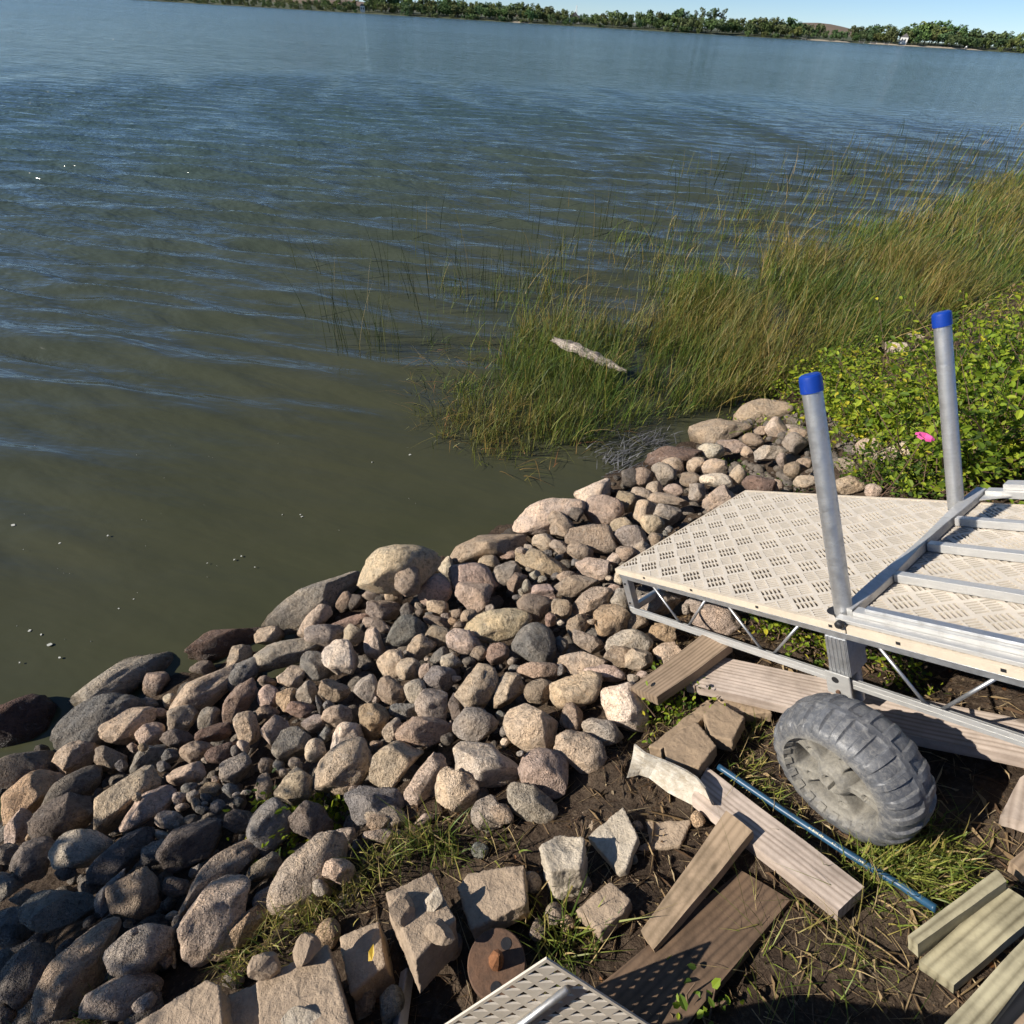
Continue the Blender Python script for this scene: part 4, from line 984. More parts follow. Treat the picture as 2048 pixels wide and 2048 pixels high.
slab("concrete_block", [(676, 1873), (757, 1841), (772, 1930), (700, 1990)], .08, .10, M_CONC, "low concrete block with yellow leaf between the two split blocks", "block", 5, GB)
slab("concrete_paver", [(912, 1774), (935, 1746), (1048, 1728), (1052, 1808), (942, 1860)], .08, .065, M_CONC, "flat grey concrete paver right of the split block", "paver", 6, None, .003)
slab("concrete_chunk", [(1078, 1692), (1116, 1667), (1171, 1675), (1160, 1735), (1100, 1745)], [.15, .13, .14, .13, .14], .13, M_CONCW, "white rough broken concrete chunk standing on the soil", "concrete", 7, None, .005)
slab("concrete_shard", [(1174, 1672), (1246, 1612), (1276, 1672), (1252, 1738), (1235, 1742)], [.05, .06, .06, .04, .04], .04, M_CONCW, "pale triangular concrete shard lying on the soil", "concrete", 8, None, .002)
slab("concrete_piece", [(1151, 1820), (1190, 1785), (1222, 1762), (1262, 1797), (1246, 1826), (1200, 1864)], .055, .05, M_CONC, "square grey-green concrete piece beside the propped board", "concrete", 9, None, .002)
slab("flat_stone", [(1160, 1620), (1290, 1640), (1385, 1640), (1360, 1690), (1290, 1700), (1200, 1700)], .004, .02, M_CONC, "brown flat stone sunk in the soil behind the concrete shard", "stone", 10, None, .003)
slab("tan_paver", [(1327, 1490), (1354, 1463), (1393, 1443), (1434, 1490), (1398, 1535), (1332, 1521)], .10, .055, M_PAVER, "tan paver tilted under the plank end, nearest the wheel", "paver", 11, "pavers under the plank", .003)
slab("tan_paver", [(1406, 1428), (1433, 1400), (1490, 1432), (1464, 1482), (1420, 1470)], .085, .06, M_PAVER, "orange-tan paver under the pale plank", "paver", 12, "pavers under the plank", .003)
slab("tan_paver", [(1296, 1492), (1415, 1398), (1434, 1415), (1325, 1500)], .05, .05, M_PAVER, "long tan paver behind the other pavers", "paver", 13, "pavers under the plank", .003)
slab("tan_paver", [(1430, 1395), (1520, 1402), (1545, 1425), (1470, 1425)], .045, .05, M_PAVER, "tan paver half hidden under the pale plank", "paver", 14, "pavers under the plank", .003)
for k, (px, r, lab) in enumerate((((1243, 1722), .026, "small grey pebble against the concrete shard"), ((1265, 1718), .018, "small green-grey pebble right of the concrete shard"), ((1168, 1765), .026, "grey pebble beside the white concrete chunk"), ((1275, 1655), .02, "little stone below the plank beside the shard"), ((1396, 1640), .024, "pale orange stone beside the peeling board"), ((730, 2000), .035, "angular brown stone in the shade between concrete blocks"), ((780, 2010), .04, "grey stone in the shade between concrete blocks"), ((1110, 1830), .03, "dark stone left of the square concrete piece"), ((1376, 1493), .02, "red-brown brick bit beside the wheel"), ((1135, 1848), .022, "small dark stone beside the grass tuft"), ((1062, 1765), .035, "brown rubble lump between the paver and the white concrete chunk"), ((960, 1700), .03, "brown rubble bit above the flat paver"), ((905, 1890), .03, "rubble lump below the split block beside the disc"), ((1075, 1860), .028, "rubble bit left of the green tuft"), ((655, 1870), .04, "rubble lump behind the two bottom edge blocks"), ((470, 1960), .035, "rubble lump left of the block with two lumps"))):
    rng = np.random.default_rng(1300 + k); v, f = ico(3); v = v.copy()
    for _ in range(9):
        n_ = rng.normal(size=3); n_ /= np.linalg.norm(n_); v -= np.maximum(v @ n_ - rng.uniform(.6, .9), 0)[:, None] * n_
    o = link("stone", mesh_np("stone", v * r * np.array([1, rng.uniform(.8, 1.3), .9]), f, True), M_STONE, label=lab, cat="stone", group="small stones on the soil")
    o.location = at_ground(px[0], px[1], r * .4).tolist(); o.color = (*[(.3, .25, .2), (.2, .21, .19), (.33, .27, .22), (.25, .2, .16), (.45, .33, .22)][k % 5], 1)
# peeling white board, bent
topl = [(1268, 1490, .15), (1290, 1508, .15), (1318, 1519, .145), (1345, 1530, .14), (1372, 1543, .13), (1393, 1557, .12), (1410, 1578, .11), (1424, 1610, .08)]
botl = [(1253, 1556, .03), (1278, 1550, .02), (1298, 1556, .01), (1335, 1585, .0), (1360, 1598, .0), (1388, 1612, .0), (1408, 1618, .0), (1426, 1624, .0)]
A_ = np.array([at_ground(u, v, h) for u, v, h in topl]); B_ = np.array([at_ground(u, v, h) for u, v, h in botl])
nrm = np.cross(A_[4] - B_[4], A_[5] - A_[3]); nrm /= np.linalg.norm(nrm)
grid = np.array([[A_[i] * (1 - t) + B_[i] * t + nrm * .012 * math.sin(t * math.pi) for t in np.linspace(0, 1, 9)] for i in range(8)])
gA = grid.reshape(-1, 3); gB = gA + nrm * .009; k = len(gA); idx = np.arange(k).reshape(8, 9)
top = np.stack([idx[:-1, :-1], idx[1:, :-1], idx[1:, 1:], idx[:-1, 1:]], -1).reshape(-1, 4)
ring = list(idx[:, 0]) + list(idx[-1, 1:]) + list(idx[::-1, -1][1:]) + list(idx[0, ::-1][1:-1])
side = np.array([[ring[i], ring[(i + 1) % len(ring)], ring[(i + 1) % len(ring)] + k, ring[i] + k] for i in range(len(ring))])
o = link("peeling_board", mesh_np("peeling_board", np.concatenate([gA, gB]), np.concatenate([top, top[:, ::-1] + k, side])), M_WHITEP, label="thin curled board with peeling white paint on the soil", cat="board")
# blue water pipe
pp = np.array([at_ground(u, v, h) for u, v, h in ((1437, 1533, .05), (1500, 1576, .04), (1560, 1617, .032), (1620, 1657, .03), (1690, 1703, .03), (1750, 1740, .025), (1800, 1770, .022), (1845, 1800, .03), (1872, 1818, .04))])
ts = np.linspace(0, len(pp) - 1, 60); pc = np.stack([np.interp(ts, range(len(pp)), pp[:, k]) for k in range(3)], 1)
pipe = empty("blue_pipe", pp[0], "blue plastic water pipe lying between the pale plank and wheel", "pipe")
mb = MB(); mb.tube(pc - pp[0], .0108, 20); me = mb.mesh("pipe_tube"); me.shade_smooth(); link("pipe_tube", me, M_BLUEP, pipe)
mb = MB(); rng = np.random.default_rng(3)
dirp = pc[30] - pc[28]; dirp /= np.linalg.norm(dirp); vw = CAMP - pc[29]; vw -= dirp * (vw @ dirp); vw /= np.linalg.norm(vw); sd = np.cross(vw, dirp)
for seg in ((22, 25), (27, 34)):
    q = pc[seg[0]].copy(); end = np.linalg.norm(pc[seg[1]] - q); x = 0
    d_ = (pc[seg[1]] - q) / end
    while x < end:
        w = rng.choice([.002, .003, .0045]); hgt = rng.choice([.0022, .003])
        t0 = np.interp(x / end, [0, 1], [0, 1]); base = q + d_ * x
        ctr = pc[np.argmin(np.linalg.norm(pc - base, axis=1))]
        base = base + vw * .0110
        mb.add(np.array([base - sd * hgt, base + d_ * w - sd * hgt, base + d_ * w + sd * hgt, base + sd * hgt]) - pp[0], [[0, 1, 2, 3]]); x += w + rng.choice([.0015, .0015, .004])
link("printed_lettering", mb.mesh("printed_lettering"), M_PRINT, pipe)
# rusty disc with bolt
dc = at_ground(993, 1926, .06); disc = empty("rusty_disc", dc, "round rusty iron disc with bolt beside the concrete blocks", "disc")
vn = CAMP - dc; vn /= np.linalg.norm(vn); nz = np.array([-.15, .25, .95]); nz = nz * .75 + vn * .25; nz /= np.linalg.norm(nz)
disc.rotation_euler = Vector(nz.tolist()).to_track_quat('Z', 'Y').to_euler()
mb = MB(); mb.tube([(0, 0, -.016), (0, 0, 0), (0, 0, .002)], [.080, .080, .077], 48); link("plate", mb.mesh("plate"), M_RUST, disc)
for x, y in ((-.045, -.02), (.03, .045)):
    mb = MB(); mb.tube([(x, y, .0015), (x, y, .0034)], .015, 20); link("hole", mb.mesh("hole"), M_BLACK, disc)
mb = MB(); mb.tube([(0, 0, .002), (0, 0, .02), (-.004, .004, .045), (-.008, .010, .072)], [.02, .021, .018, .003], 9); link("bolt", mb.mesh("bolt", .0, False), M_ORANGE, disc)

# ------------------------------------------------------------------ step panel in front of the photographer and an unseen timber block added for its shadow
def step_panel():
    z = 1.46                                   # leans down towards the added timber block
    a = at_z(1093, 1918, z); lo_, hi_ = 0.0, .6
    for _ in range(40):
        dz = (lo_ + hi_) / 2; b = at_z(890, 2052, z - dz); c = at_z(1300, 2052, z - dz)
        if (b - a) @ (c - a) < 0: lo_ = dz
        else: hi_ = dz
    e1 = (b - a) / np.linalg.norm(b - a); e2 = (c - a); e2 -= e1 * (e2 @ e1); e2 /= np.linalg.norm(e2)
    st = empty("step_panel", a, "cream perforated plastic step panel with triangular holes at the bottom edge", "step")
    mw = np.eye(4); mw[:3, 0] = e1; mw[:3, 1] = e2; mw[:3, 2] = np.cross(e1, e2); mw[:3, 3] = a
    if mw[2, 2] < 0: mw[:3, 2] *= -1; mw[:3, [0, 1]] = mw[:3, [1, 0]]
    st.matrix_world = Matrix(mw.tolist())
    mb = MB(); L1, L2, s, th = .62, .62, .036, .005
    # every cell is a square split by the diagonal: one half open, one half bars
    def strip(pts):
        pts = np.array(pts); 
        if np.cross(pts[1] - pts[0], pts[2] - pts[0]) < 0: pts = pts[::-1]
        n = len(pts); top = np.c_[pts, np.zeros(n)]; bot = np.c_[pts, np.full(n, -th)]
        mb.add(np.concatenate([bot, top]), [list(range(n, 2 * n))] + [[i, (i + 1) % n, n + (i + 1) % n, n + i] for i in range(n)])
    strip([(0, 0), (L1, 0), (L1, .006), (0, .006)]); strip([(0, .0061), (.006, .0061), (.006, L2), (0, L2)])
    nx = int((L1 - .006) / s); ny = int((L2 - .006) / s); w = .0025
    for i in range(nx):
        for j in range(ny):
            x0, y0 = .0062 + i * s, .0062 + j * s; x1, y1 = x0 + s, y0 + s
            strip([(x0, y0), (x1, y0), (x1, y0 + w), (x0, y0 + w)]); strip([(x0, y0 + w), (x0 + w, y0 + w), (x0 + w, y1), (x0, y1)])
            strip([(x1, y0 + w), (x1, y1), (x0 + w, y1), (x0 + w, y0 + s * .86), (x0 + s * .86, y0 + w)])   # solid half
            # louvre half way down the opening
            yy = -th
    link("panel", mb.mesh("panel"), M_DECK, st)
    mb = MB(); mb.tube([(.03, .10, .009), (.25, .12, .010), (.6, .16, .009)], .0085, 12); me = mb.mesh("clear_tube"); me.shade_smooth(); link("clear_tube", me, M_ALU, st)
    for (x, y) in ((.5, .5), (.55, .02), (.02, .55)):
        mb = MB(); mb.box((x, y, -.22), (x + .03, y + .03, -th)); link("leg", mb.mesh("leg", .002), M_ALU, st)
step_panel()
shadow_caster = empty("added_shadow_caster", (.06, -.35, 1.3), "timber landing behind the step panel, only its shadow seen at the bottom right", "shadow_caster")  # added out of view, stands in for a person casting the shadow
for k in range(1, 6):
    mb = MB(); mb.box((-.36 + k * .135, -.9, .44), (-.36 + k * .135 + .128, .36, .475)); o = link("plank", mb.mesh("plank", .003), M_WOODG, shadow_caster)
for (x, y) in ((-.20, -.85), (.36, -.85), (-.20, .28), (.36, .28)):
    mb = MB(); mb.box((x, y, -1.0), (x + .08, y + .08, .44)); link("post", mb.mesh("post", .003), M_WOODG, shadow_caster)
for y in (-.86, .33):
    mb = MB(); mb.box((-.22, y, .28), (.44, y + .03, .44)); link("skirt", mb.mesh("skirt", .002), M_WOODG, shadow_caster)
for k in range(5):
    mb = MB(); mb.box((.44, -.88, -.28 + k * .145), (.462, .36, -.28 + k * .145 + .14)); link("side_board", mb.mesh("side_board", .002), M_WOODG, shadow_caster)

# ------------------------------------------------------------------ driftwood in the reeds, pink flower, yellow leaf
a, b = at_z(1112, 682, .25), at_z(1248, 738, .22)
rng = np.random.default_rng(8); n = 60; Ld = np.linalg.norm(b - a); V = []; m_ = 20
for i in range(n):
    t = i / (n - 1); rad = .066 * (min(1, .62 + 2.2 * t) if t < .5 else min(1, .35 + 1.5 * (1 - t)))
    for j in range(m_):
        an = j / m_ * 6.283; V.append((t * Ld, rad * 1.15 * math.cos(an), rad * .8 * math.sin(an) + .012 * math.sin(5 * t)))
V = np.array(V); rdg = np.abs(np.sin(np.arctan2(V[:, 2], V[:, 1]) * 6 + 1.5 * np.sin(V[:, 0] * 9))); V[:, 1:] *= (1 - .14 * rdg[:, None]); V += .008 * np.stack([snoise(V, rng, 30, 2) for _ in range(3)], 1)
V[:m_, 0] += rng.uniform(-.06, .02, m_); V[-m_:, 0] += rng.uniform(-.08, .05, m_)
Fc = [[i * m_ + j, i * m_ + (j + 1) % m_, (i + 1) * m_ + (j + 1) % m_, (i + 1) * m_ + j] for i in range(n - 1) for j in range(m_)] + [list(range(m_))[::-1], [(n - 1) * m_ + j for j in range(m_)]]
mb = MB(); mb.add(V, Fc); me = mb.mesh("driftwood_log")
lo_ = link("driftwood_log", me, M_DRIFT, label="bleached driftwood log lying on the reeds", cat="log")
ex = (b - a) / Ld; ey = np.cross([0, 0, 1.], ex); ey /= np.linalg.norm(ey); mw = np.eye(4); mw[:3, 0] = ex; mw[:3, 1] = ey; mw[:3, 2] = np.cross(ex, ey); mw[:3, 3] = a; lo_.matrix_world = Matrix(mw.tolist())
fl = at_ground(1848, 876, .70); V = []; Fc = []; e = empty("pink_flower", fl, "bright pink flower at the edge of the leafy shrub", "flower")
for k in range(6):
    a = k / 6 * 6.28; mb = MB(); c, s = math.cos(a), math.sin(a)
    def pr_(r, w, z): return [(r * c - w * s, r * s + w * c, z), (r * c + w * s, r * s - w * c, z)]
    q = pr_(.004, .004, 0) + pr_(.022, .014, .010) + pr_(.034, .010, .006)
    mb.add(q, [[0, 1, 3, 2], [2, 3, 5, 4]]); link("petal", mb.mesh("petal"), M_PINK, e)
e.rotation_euler = (0, 0, .4); e.scale = (1.25, 1.25, 1.25)
mb = MB(); mb.tube([(0, 0, 0), (.01, 0, -.2), (0, .02, -.42)], .002, 5); link("stem", mb.mesh("stem"), M_RUST, e)
yl = at_ground(742, 1906, .13); mb = MB()
mb.add(np.array([(-.006, -.03, 0), (.012, -.028, .004), (.016, 0, .008), (.004, .034, .002), (-.012, .004, .006)]) * .6 + yl, [[0, 1, 2, 3, 4]])
M_YLEAF = plain_mat("yellow leaf", (.55, .36, .03), .5, .15, 60)
link("fallen_leaf", mb.mesh("fallen_leaf"), M_YLEAF, label="single yellow leaf on the low concrete block", cat="leaf")

# ------------------------------------------------------------------ reeds, grass, weeds, shrubs
def blades(P, L, Wd, lean, col, rng, droop=.35, segs=4, twist=None):
    """grass-like blades: roots P (n,3), lengths L, widths Wd, lean direction (n,2), colours (n,3)"""
    n = len(P); t = np.linspace(0, 1, segs + 1)
    az = rng.uniform(0, 6.283, n); sd = np.stack([np.cos(az), np.sin(az), np.zeros(n)], 1)
    V = np.zeros((n, segs + 1, 2, 3)); C = np.zeros((n, segs + 1, 2, 3))
    dr = rng.uniform(0, droop, n)
    for k, tt in enumerate(t):
        bend = lean * (tt ** 1.6)[..., None] if hasattr(tt, '__len__') else lean * tt ** 1.6
        c = P + np.concatenate([bend * L[:, None], (L * (tt - dr * tt ** 3))[:, None]], 1)
        w = Wd * (1 - tt ** 2.2 * .94) * .5
        V[:, k, 0] = c - sd * w[:, None]; V[:, k, 1] = c + sd * w[:, None]
        C[:, k, :, :] = (col * 1.0)[:, None, :]
    m = (segs + 1) * 2; base = (np.arange(n) * m)[:, None]
    fq = np.concatenate([base + np.array([[2 * k, 2 * k + 1, 2 * k + 3, 2 * k + 2]]) for k in range(segs)], 0)
    return V.reshape(-1, 3), fq, C.reshape(-1, 3)
def lu(l, u, z=0.0):
    l = np.asarray(l); u = np.asarray(u)
    return np.stack([l * LH[0] + u * UH[0], l * LH[1] + u * UH[1], np.zeros_like(l) + z], -1)
def palette(rng, n, cols, w, jit=.2):
    k = rng.choice(len(cols), n, p=np.array(w) / sum(w)); c = np.array(cols)[k]
    return c * rng.uniform(1 - jit, 1 + jit, (n, 1))
RCOL = [(.10, .15, .024), (.17, .19, .03), (.25, .19, .05), (.34, .25, .10), (.055, .085, .018)]
rng = np.random.default_rng(21)
def patch(n, lo, hi, ulo, uhi, keep=None):
    l = rng.uniform(lo, hi, n); u = rng.uniform(ulo, uhi, n)
    return l, u
VV, FF, CC = [], [], []; off = 0
def push(res):
    global off
    V, f, C = res; VV.append(V); FF.append(f + off); CC.append(C); off += len(V)
def flush(name, mat, label, cat):
    global VV, FF, CC, off
    me = mesh_np(name, np.concatenate(VV), np.concatenate(FF)); vcol(me, np.concatenate(CC)); VV, FF, CC = [], [], []; off = 0
    return link(name, me, mat, kind="stuff", label=label, cat=cat)
def edge_u(l):       # outer edge of the dense bed
    return -4.9 - .07 * (l - 3.5) - .35 * np.sin(l * 1.9) - .25 * np.sin(l * 4.7 + 1)
def bed(lo, hi, n, hmin, hmax, wd, wts):
    l = rng.uniform(lo, hi, n); eu = edge_u(l)
    inner = np.interp(l, [2.0, 2.5, 3.2, 4.6, 6, 40], [-3.35, -3.05, -2.9, -2.65, -2.35, -2.1])
    x = rng.beta(1.0, 1.15, n); stray = rng.random(n) < (.16 if lo < 10 else .08); x = np.where(stray, rng.uniform(.6, 1.75, n), x)
    u = inner + (eu - inner) * x
    left = np.interp(u, [-6, -5.2, -4.6, -3.9, -3.3, -2.8], [3.0, 2.6, 2.2, 1.85, 1.95, 2.7])
    clump = np.sin(l * 6.3 + 2 * np.sin(u * 5)) * np.sin(u * 7.1 + l * 2) + .6 * np.sin(l * 2.3 + u * 1.7)
    ok = (l > left + .9 * rng.random(n) ** 2) & (clump + rng.normal(0, .55, n) > -.45 + .5 * (x > .85))
    l, u, clump, x = l[ok], u[ok], clump[ok], x[ok]; k = len(l)
    P = lu(l, u, -.12)
    ln = (hmin * .6 + (hmax * 1.12 - hmin * .6) * rng.beta(1.9, 1.5, k)) * np.interp(l, [2.0, 3.2, 5, 50], [.66, .82, 1, 1]) * (1 + .16 * clump)
    ca = 1.3 * np.sin(l * 1.7 + u * 2.9) + .8 * np.sin(l * 4.1 - u * 3.3)
    lean = rng.normal(0, .19, (k, 2)) + np.stack([.10 * np.cos(ca), .10 * np.sin(ca)], 1) + np.array([.03, .04])
    bent = rng.random(k) < .16; lean[bent] *= 2.6
    col = palette(rng, k, RCOL, wts); warm = np.clip(.26 + .5 * np.sin(l * 1.3 + 1.1 * np.sin(u * 2.2)) + rng.normal(0, .3, k), 0, 1)[:, None]
    col = col * (1 - warm) + warm * palette(rng, k, [(.24, .165, .042), (.34, .24, .085), (.17, .155, .03)], [3, 1.5, 2])
    col[rng.random(k) < .4] *= np.array([.55, .75, .7])
    push(blades(P, ln, rng.uniform(wd * .5, wd * 1.3, k), lean, col, rng, .7))
bed(1.7, 4.2, 9500, .34, .66, .0066, [7, 4, .8, .3, 3])
bed(4.0, 7.5, 13000, .40, .76, .0075, [6, 3.4, 1.6, .8, 3])
bed(7.2, 13, 14000, .42, .74, .0105, [5, 3, 2, 1, 3])
bed(13, 24, 11500, .42, .72, .0165, [4, 3.2, 2.2, 1.2, 2.6])
bed(24, 55, 8500, .40, .72, .032, [3.4, 3.4, 2.2, 1.2, 2.4])
flush("reed_bed", M_REED, "dense green and golden reed bed along the waterline", "reeds")
# thin reeds standing out in open water
cl = []
for (px_, v_, n, sp) in ((700, 690, 26, .35), (745, 700, 22, .3), (790, 690, 24, .3), (660, 640, 12, .35), (620, 540, 10, .5), (760, 560, 16, .5), (850, 600, 30, .5), (930, 560, 34, .6), (1010, 600, 40, .5), (1080, 540, 40, .7),
                         (1180, 500, 44, .9), (1300, 470, 50, 1.1), (1400, 400, 26, .8), (1250, 430, 24, 1.2), (1500, 420, 60, 1.6), (1560, 380, 60, 1.8), (1650, 350, 70, 2.2), (1760, 370, 90, 2.4), (1850, 330, 70, 2.4), (1950, 320, 110, 2.6), (2020, 310, 120, 2.8), (1920, 360, 90, 2.6), (870, 480, 12, .8), (980, 450, 10, .9), (1390, 350, 18, .5)):
    c = at_z(px_, v_)
    n = int(n * (.55 if px_ > 1150 else .9)); cl.append(np.c_[c[0] + rng.normal(0, sp * .8, n), c[1] + rng.normal(0, sp * .6, n), np.full(n, -.15)])
P = np.concatenate(cl); k = len(P)
dist = np.linalg.norm(P, axis=1)
push(blades(P, rng.uniform(.6, 1.1, k), rng.uniform(.0045, .008, k) * np.clip(dist / 7, 1, 3), rng.normal(0, .14, (k, 2)) + np.array([-.04, .05]), palette(rng, k, [(.04, .062, .018), (.075, .085, .02), (.15, .12, .05)], [4, 3, 1]), rng, .15))
flush("open_water_reeds", M_REED, "sparse dark reeds standing in open water beyond the bed", "reeds")
# broken and floating stems at the edge of the bed
k = 520; l = rng.uniform(1.9, 3.7, k); u = rng.uniform(-5.4, -2.75, k)
left = np.interp(u, [-5.5, -4.6, -3.9, -3.2, -2.7], [2.6, 2.1, 1.95, 2.05, 2.35]); ok = (l > left) & (l < left + 1.1 + .6 * rng.random(k)); l, u = l[ok], u[ok]; k = len(l)
P = lu(l, u, .012); az = rng.uniform(0, 6.28, k); lean = np.stack([np.cos(az), np.sin(az)], 1) * rng.uniform(.8, 1.3, (k, 1))
push(blades(P, rng.uniform(.12, .38, k), rng.uniform(.005, .009, k), lean, palette(rng, k, [(.12, .14, .02), (.24, .15, .05), (.17, .15, .04), (.30, .14, .06)], [3, 2, 2, 1]), rng, .95))
V = VV[-1]; V[:, 2] = np.clip((V[:, 2] - .012) * .25 + .02, .012, .1)
flush("floating_stems", M_REED, "broken reed stems floating at the edge of the reed bed", "reed stems")
# mat of grey dead stems by the rocks
k = 300; c = np.array([at_z(px_, v_, .05)[:2] for px_, v_ in ((1215, 905), (1250, 890), (1285, 880), (1230, 925), (1320, 872))]); j = rng.integers(len(c), size=k)
P = np.c_[c[j] + rng.normal(0, .12, (k, 2)), rng.uniform(.03, .10, k)]; az = rng.normal(.6, .5, k); lean = np.stack([np.cos(az), np.sin(az)], 1)
push(blades(P, rng.uniform(.08, .24, k), rng.uniform(.006, .014, k), lean, palette(rng, k, [(.22, .22, .22), (.14, .14, .145), (.08, .075, .07)], [1.5, 2, 2]), rng, .98))
V = VV[-1]; V[:, 2] = .02 + (V[:, 2] - .03) * .15
flush("dead_stem_mat", M_REED, "mat of grey dead stems washed up between rocks and reeds", "dead stems")
# foam flecks and scraps on the calm water
VV2, F2 = [], []; k0 = 0
spots = [(27, 1051, 6), (100, 1290, 7), (83, 1270, 4), (120, 1316, 4), (240, 1247, 4.5), (469, 1120, 4), (483, 1113, 4), (604, 1034, 4), (601, 1030, 3), (820, 910, 5), (744, 925, 3), (511, 1236, 4), (510, 1135, 2.5), (120, 1087, 4), (216, 1072, 4), (320, 1185, 3), (40, 1326, 3), (238, 1218, 3), (565, 1030, 2.5), (150, 1190, 2.5), (415, 1127, 2.5), (268, 1199, 2.5), (12, 1210, 4), (60, 1262, 5)]
for _ in range(40): spots.append((rng.uniform(0, 900), rng.uniform(880, 1330), rng.uniform(.5, 1.1)))
for (px_, v_, r) in spots:
    if v_ > 1385 - .45 * px_ * .95: continue
    c = at_z(px_, v_, .0); h = (r * .36 / F) * np.linalg.norm(CAMP - c); a0 = rng.uniform(0, 6.28)
    ring = [(c[0] + h * math.cos(a) * (1.5 if abs(math.cos(a - a0)) > .6 else .8), c[1] + h * math.sin(a) * 1.1, .006) for a in np.linspace(0, 6.283, 9)[:-1]]
    VV2 += ring + [(x, y, .002) for x, y, _z in ring]; F2.append([k0 + i for i in range(8)])
    F2 += [[k0 + i, k0 + 8 + i, k0 + 8 + (i + 1) % 8, k0 + (i + 1) % 8] for i in range(8)]; k0 += 16
me = bpy.data.meshes.new("foam_flecks"); me.from_pydata(VV2, [], F2); me.update()
link("foam_flecks", me, M_FOAM, kind="stuff", label="white foam flecks and scraps floating on the calm water", cat="foam")

# grass on the bank
GC = [(.14, .18, .03), (.22, .24, .045), (.30, .25, .075), (.40, .30, .14), (.08, .125, .022)]
def tuft(px_, v_, n, sp, L0, L1, wts, wd=.0045, h=0.0, droop=.6, lean=.45):
    c = at_ground(px_, v_, h); P = np.c_[c[0] + rng.normal(0, sp, n), c[1] + rng.normal(0, sp, n), np.zeros(n)]
    P[:, 2] = ground_z(P[:, 0], P[:, 1]) + h - .01
    push(blades(P, rng.uniform(L0, L1, n), rng.uniform(wd * .6, wd * 1.3, n), rng.normal(0, lean, (n, 2)) + rng.normal(0, .1, 2), palette(rng, n, GC, wts), rng, droop, 4))
for (px_, v_, n, sp) in ((1760, 1705, 200, .045), (1820, 1720, 220, .05), (1880, 1700, 140, .05), (1730, 1735, 130, .035), (1920, 1690, 60, .05), (1800, 1770, 120, .05), (1860, 1760, 90, .05)):
    tuft(px_, v_, n, sp, .04, .13, [4, 4, 2, 1.2, 2])
flush("grass_patch", M_REED, "lush green grass around the foot of the wheel", "grass")
for (px_, v_, n, sp) in ((1560, 1880, 120, .05), (1620, 1920, 130, .06), (1690, 1880, 110, .05), (1650, 1830, 70, .05), (1740, 1850, 110, .06), (1540, 1930, 70, .05), (1780, 1900, 90, .06), (1700, 1940, 60, .06), (1600, 1990, 40, .06), (1800, 1840, 90, .05)):
    tuft(px_, v_, n // 5, sp, .04, .13, [2.5, 3, 2, 3, 1.5], wd=.0032, lean=.9)
flush("soil_grass", M_REED, "thin straggly grass on the dark soil at the lower right", "grass")
for (px_, v_, n, sp) in ((560, 1830, 150, .035), (600, 1800, 170, .035), (650, 1790, 190, .04), (700, 1760, 170, .04), (740, 1740, 170, .04), (790, 1720, 150, .04), (620, 1850, 120, .035), (540, 1870, 100, .035), (470, 1940, 110, .02), (455, 1920, 60, .02), (510, 1890, 60, .03)):
    tuft(px_, v_, int(n * .6), sp, .03, .10, [1.5, 3, 3.5, 2.5, 1], wd=.0036, h=.05)
for (px_, v_, n, sp) in ((850, 1690, 90, .03), (890, 1680, 110, .03), (830, 1670, 80, .03), (900, 1720, 70, .03), (990, 1690, 50, .03), (800, 1690, 70, .03)):
    tuft(px_, v_, int(n * .55), sp, .05, .13, [3, 2.5, 2, 1.8, 2.5], h=.03, wd=.005)
flush("grass_strip", M_REED, "yellow-green grass strip growing between the stones and concrete blocks", "grass")
for (px_, v_, n, sp, w) in ((1130, 1880, 60, .03, .006), (1100, 1860, 40, .03, .006), (1060, 1840, 14, .02, .009), (1170, 1880, 30, .03, .005), (200, 2030, 40, .03, .004), (160, 2045, 30, .03, .004), (230, 2010, 16, .02, .004)):
    tuft(px_, v_, n, sp, .08, .18, [4, 3, 1.2, 1, 2], wd=w)
flush("bottom_grass", M_REED, "small green grass tufts among the concrete pieces at the bottom", "grass")
for (px_, v_, n, sp) in ((1510, 1470, 70, .025), (1500, 1440, 60, .02), (1330, 1420, 80, .035), (1310, 1450, 60, .035), (1350, 1400, 60, .03), (1500, 1530, 90, .03), (1540, 1590, 90, .03), (1580, 1630, 70, .03), (1480, 1560, 50, .03)):
    tuft(px_, v_, n // 2, sp, .04, .12, [2.5, 2.5, 2, 3, 1.5], wd=.0035, h=.01)
flush("wheel_side_grass", M_REED, "grass and weeds between the pavers, pipe and wheel", "grass")
# straw and dead stalks lying on the soil
k = 4200; l = rng.uniform(-.1, 3.0, k); u = rng.uniform(-.75, 1.1, k); P = lu(l, u); P[:, 2] = ground_z(P[:, 0], P[:, 1]) + .008
az = rng.uniform(0, 6.28, k); lean = np.stack([np.cos(az), np.sin(az)], 1) * rng.uniform(.8, 1.2, (k, 1))
push(blades(P, rng.uniform(.03, .16, k), rng.uniform(.0018, .004, k), lean, palette(rng, k, [(.36, .26, .14), (.22, .15, .08), (.12, .075, .045), (.42, .33, .2)], [2, 2, 2, 1]), rng, .97))
V = VV[-1]; V[:, 2] = ground_z(V[:, 0], V[:, 1]) + .006 + .02 * (rng.random(len(V)) > .8) * rng.random(len(V))
flush("straw_litter", M_REED, "dry straw and dead stalks scattered over the soil", "straw")
